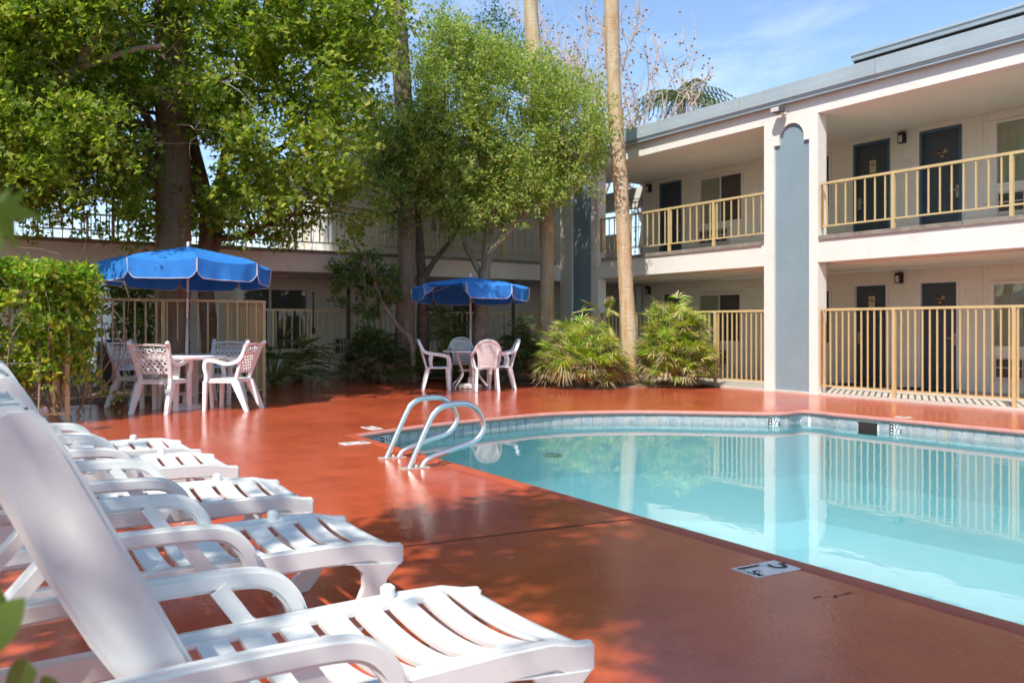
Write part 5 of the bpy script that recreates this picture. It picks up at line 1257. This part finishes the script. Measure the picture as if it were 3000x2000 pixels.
# --- bare sycamores with seed balls beyond the roof
def sycamore(label, base, H, seed):
    rg = np.random.default_rng(seed); t = thing('sycamore', label, 'tree', (base[0], base[1], 0), 0, 'bare sycamores behind the motel'); m = MB(); balls = []
    def grow(p, d, l, r, dep):
        pts = [p]; q = p.copy(); dd = d.copy()
        for i in range(4): dd = dd+rg.normal(size=3)*.10+np.array([0, 0, .05]); dd /= np.linalg.norm(dd); q = q+dd*l/4; pts.append(q.copy())
        m.tube(pts, [lerp(r, r*.62, i/4) for i in range(5)], 7 if dep < 2 else 4, False)
        if dep >= 3 and rg.random() < .4: balls.append(q+np.array([0, 0, -.08])+rg.normal(size=3)*.05)
        if dep == 6: return
        for k in range(2 if dep else 4):
            s_ = pts[int(rg.integers(2, 5))] if k else pts[-1]; nd_ = dd+rg.normal(size=3)*np.array([.5, .5, .28])*(1.0 if dep else 1.15)+np.array([0, 0, .12]); nd_ /= np.linalg.norm(nd_); grow(np.array(s_), nd_, l*rg.uniform(.66, .85), r*.645, dep+1)
        if dep >= 2:
            for k in range(4):
                s_ = np.array(pts[int(rg.integers(1, 5))]); nd_ = dd*.4+rg.normal(size=3)*.8; nd_ /= np.linalg.norm(nd_); e = s_+nd_*l*.5; m.tube([s_, (s_+e)/2+rg.normal(size=3)*.03, e], [max(.017, r*.4), max(.014, r*.3), .011], 3, False)
                if rg.random() < .3: balls.append(e)
    tips = []
    grow(np.array([0., 0., 0.]), np.array([0, 0, 1.]), H*.30, .17, 0)
    A_ = np.array(m.v); hi_ = A_[A_[:, 2] > H*.45]; sh_ = np.median(hi_[:, :2], 0)
    k_ = lambda p: ((p[0]-sh_[0]*min(1, p[2]/(H*.5)))*.62, (p[1]-sh_[1]*min(1, p[2]/(H*.5)))*.62, p[2])
    m.v = [k_(p) for p in m.v]; balls = [np.array(k_(c)) for c in balls]
    m.build('branches', 'pale_twig', t, smooth=True); bl = MB()
    for c in balls: bl.lathe([(.005, c[2]-.036), (.030, c[2]-.018), (.036, c[2]), (.030, c[2]+.018), (.005, c[2]+.036)], 6, (c[0], c[1]))
    if balls: tag(bl.build('seed_balls', 'seed', t, smooth=True), kind='stuff')
sycamore('bare sycamore full of brown seed balls between the two tall palm trunks', D(1700, 30), 14.0, 50)
sycamore('bare sycamore with seed balls right of the pale palm trunk', D(1890, 28), 12.4, 62)
sycamore('bare sycamore half hidden behind the camphor crown', D(1650, 33), 15.0, 52)
# --- feather palm whose crown shows above the roof
c = D(1985, 36); t = thing('feather_palm', 'feathery palm crown showing above the blue roof edge', 'palm', (c[0], c[1], 0)); rg = np.random.default_rng(8)
MB().tube([(0, 0, 0), (.1, .1, 5), (.15, .1, 10.7)], [.25, .2, .17], 10).build('trunk', 'palm_grey', t, smooth=True); V, F = [], []; sm = MB()
for k in range(30):
    an = rg.uniform(0, 6.283); el = rg.uniform(-.2, 1.2); d = np.array([math.cos(an)*math.cos(el), math.sin(an)*math.cos(el), math.sin(el)]); p0 = np.array([.15, .1, 10.7]); prev = p0; pts = [p0]; s_ = np.cross(d, [0, 0, 1.]); s_ /= np.linalg.norm(s_)+1e-9
    for i in range(1, 15):
        u = i/14; p = p0+d*2.7*u+np.array([0, 0, -1.9*u*u]); pts.append(p)
        for sg in (-1, 1):
            l = .62*math.sin(math.pi*min(.95, u*.85+.12)); e = p+s_*sg*l*.8+np.array([0, 0, -l*.75])+d*.15; o = len(V); V += [p-d*.035, p+d*.035, e, (p+e)/2-d*.03]; F.append((o, o+1, o+2, o+3))
    sm.tube(pts[::2], .018, 4, False)
np_mesh('crown', np.array(V), np.array(F), 'leaf_palm_far', t); sm.build('leaf_stalks', 'stalk', t)
# --- wood far behind the motel
rw = np.random.default_rng(5); cw = []
for k in range(900):
    px = rw.uniform(-500, 1250); Z = rw.uniform(42, 58); hh = (3.6+1.6*math.sin(px*.011)+1.1*math.sin(px*.031+1))*Z/48; cw.append((*D(px, Z), hh*rw.random()**.6))
pos, od = spray(np.array(cw), 30, 1.0, rw); tag(leaves('far_wood', pos, .5, 'leaf_far', None, rw, .5, od, .4), 'grey green wood far beyond the breezeway', kind='stuff')

# --- trees outside the picture whose shade falls on the near deck and the loungers
ro_ = np.random.default_rng(77)
def shade_tree(label, base, boxes, per, size, seed):
    rg = np.random.default_rng(seed); cen = []
    for (x0, x1, y0, y1, z0, z1, n_) in boxes: cen.append(np.column_stack([rg.uniform(x0, x1, n_), rg.uniform(y0, y1, n_), rg.uniform(z0, z1, n_)]))
    cen = np.concatenate(cen); mid = cen.mean(0); b = (base[0], base[1], 0)
    f = [([(b[0], b[1], 0), (b[0]+.1, b[1], 1.5), (lerp(b[0], mid[0], .3), lerp(b[1], mid[1], .3), 3.2), (mid[0], mid[1], mid[2])], .2, .06)]
    for k in range(5): q = cen[rg.integers(len(cen))]; f.append(([(b[0]+.1, b[1], 1.6+.2*k), tuple((np.array([b[0], b[1], 3.2])+q)/2+np.array([0, 0, .5])), tuple(q)], .08, .02))
    broadleaf('sweet_gum_tree', label, 'broadleaf trees round the pool', b, f, cen, [('crown', cen, per, .38, size, 'leaf_gum', .75, .3)], rg, 'bark', .2, 40)
shade_tree('sweet gum outside the view on the left, shading the lounger backs', (-5.5, -6.0), [(-9.5, -1.1, -5.6, -2.2, 3.9, 6.2, 135), (-4.0, -1.9, -3.4, -2.0, 4.2, 5.4, 16), (-1.1, 1.0, -4.4, -2.45, 4.8, 5.15, 34), (-2.3, -.9, -3.4, -1.6, 4.8, 5.2, 24), (-2.4, .3, -2.0, -.3, 5.8, 6.4, 120)], 36, .12, 51)
shade_tree('sweet gum outside the view behind the viewer, shading the nearest deck', (4.2, -6.2), [(1.3, 6.0, -5.6, -2.6, 4.8, 6.6, 150), (.2, 6.5, -2.6, 1.2, 5.6, 7.6, 120)], 44, .13, 53)
shade_tree('sweet gum outside the view beyond the hedge, dappling the deck by the fence', (-12.2, -5.5), [(-14.0, -9.2, -5.5, -2.0, 4.0, 6.5, 95), (-14.2, -10.2, -3.0, -.95, 4.6, 5.4, 46)], 40, .12, 52)
for k, (x, y, h) in enumerate([(2.5, -5.2, 12.5), (4.3, -5.6, 13.5), (5.9, -6.4, 12.0), (8.6, -5.4, 12.5), (7.0, -4.6, 13.0), (4.6, -4.0, 10.0)]):
    palm(['tall fan palm outside the view, first of six behind the viewer', 'tall fan palm outside the view, second of six behind the viewer', 'tall fan palm outside the view, third of six behind the viewer', 'tall fan palm outside the view, fourth of six behind the viewer', 'tall fan palm outside the view, fifth of six behind the viewer', 'tall fan palm outside the view, last of six behind the viewer'][k], [(x, y, 0), (x+.1, y, h*.4), (x+.2, y+.1, h*.7), (x+.2, y+.1, h)], .17, 'palm_brown', .12, 60+k)
# blurred leaves close to the lens at the left edge
rl = np.random.default_rng(9)
lf = thing('near_twig', 'blurred green lobed leaf hanging close to the lens at the left edge', 'leaf', (*D(-250, .62), 1.35))
def star_leaf(par, c, ax, up, s):
    ax = np.array(ax)/np.linalg.norm(ax); sd_ = np.cross(ax, up); sd_ /= np.linalg.norm(sd_); n_ = np.cross(sd_, ax); pts = []
    for k in range(5):
        a = (k-2)*math.radians(52); r = s*(1.0 if k == 2 else .85 if k in (1, 3) else .62)
        pts.append(ax*math.cos(a)*r+sd_*math.sin(a)*r-n_*.05*s)
        if k < 4: a2 = a+math.radians(26); pts.append((ax*math.cos(a2)+sd_*math.sin(a2))*s*.36)
    pts.append(-ax*.02*s)
    V = [tuple(np.array(c)+p) for p in pts]; o = MB().add([tuple(np.array(c))]+V, [(0, i+1, i+2) for i in range(len(V)-1)]); return o.build('leaf_blade', 'leaf_near', par)
o_ = np.array(lf.location)
p = np.array((*D(-15, .60), HT(600, .60))); q = np.array((*D(45, .62), HT(720, .62))); star_leaf(lf, p-o_, q-p, np.array([*st(.2, -1), .2]), .040)
p2 = np.array((*D(-40, .62), HT(600, .62))); star_leaf(lf, p2-o_, np.array([*st(.35, 0), -1.]), np.array([*st(-.2, -1), .1]), .040)
MB().tube([(0, 0, 0), tuple((p-o_)*.5+np.array([0, 0, .02])), tuple(p-o_)], .0015, 5).build('leaf_stalk', 'stalk', lf)
lf = thing('near_shrub', 'out of focus dark leaves close to the lens at the lower left corner', 'plant', (*D(-300, .75), .4)); o_ = np.array(lf.location)
pp = np.array([at(-5, 1840, .80), at(60, 1985, .82), at(-60, 1930, .82), at(150, 2030, .84), at(-30, 1780, .85)]); tips = [at(30, 1800, .8), at(105, 1970, .8), at(-10, 1990, .8), at(175, 1960, .8), at(-5, 1870, .86)]
for a, b in zip(pp, tips):
    a, b = np.array(a), np.array(b); ax = b-a; L = .05; ax /= np.linalg.norm(ax); up = np.array([*st(.1, -1), .35]); sd_ = np.cross(ax, up); sd_ /= np.linalg.norm(sd_)
    vs = [a-ax*L*.5]; prof_ = [(.08, .30), (.2, .52), (.36, .68), (.52, .72), (.68, .64), (.82, .46), (.93, .22)]
    V = [a-o_-ax*L*.75] + [a-o_+ax*L*(u-.5)*1.5+sd_*w*L*.5 for u, w in prof_] + [a-o_+ax*L*.78] + [a-o_+ax*L*(u-.5)*1.5-sd_*w*L*.5 for u, w in prof_[::-1]]
    MB().add([tuple(v) for v in V], [tuple(range(len(V)))]).build('leaf_blade', 'leaf_dark', lf)
    MB().tube([tuple(a-o_-ax*L*.5), tuple((a-o_)*.6+np.array([0, 0, -.03])), (0, 0, 0)], .0016, 5).build('leaf_stalk', 'stalk', lf)
# twigs in front of the crown belong to the big gum
g_ = [o for o in COL.objects if o.name == 'sweet_gum_tree'][0]; bt.build('bare_twigs', 'pale_twig', g_).location = -Vector(g_.location)

# --- fallen leaves on the deck near the beds and the left table
rf = np.random.default_rng(90); fp = []
for k in range(70):
    X, Z = (rf.uniform(-6.5, -2.5), rf.uniform(11.2, 16)) if k < 40 else (rf.uniform(-3, 3.5), rf.uniform(14.2, 16.0)) if k < 60 else (rf.uniform(-1.5, 2.5), rf.uniform(3.4, 9)); q = st(X, Z)
    if any(math.dist(q, p) < .0 for p in ()): continue
    if q[1] > 3.8 and -9.4 < q[0] and q[1] < 10.5: continue
    fp.append((q[0], q[1], gz(q[0])+.012))
tag(leaves('fallen_leaves', np.array(fp), .055, 'leaf_dry', None, rf, .55, None, .0), 'few dry leaves lying on the red deck', kind='stuff')
fl_ = [o for o in COL.objects if o.name == 'fallen_leaves'][0]; V_ = np.empty(len(fl_.data.vertices)*3, np.float32); fl_.data.vertices.foreach_get('co', V_); V_ = V_.reshape(-1, 6, 3); V_[:, :, 2] = V_[:, :1, 2]*0 + np.array(fp)[:, None, 2] + (V_[:, :, 2]-np.array(fp)[:, None, 2])*.15; fl_.data.vertices.foreach_set('co', V_.ravel()); fl_.data.update()
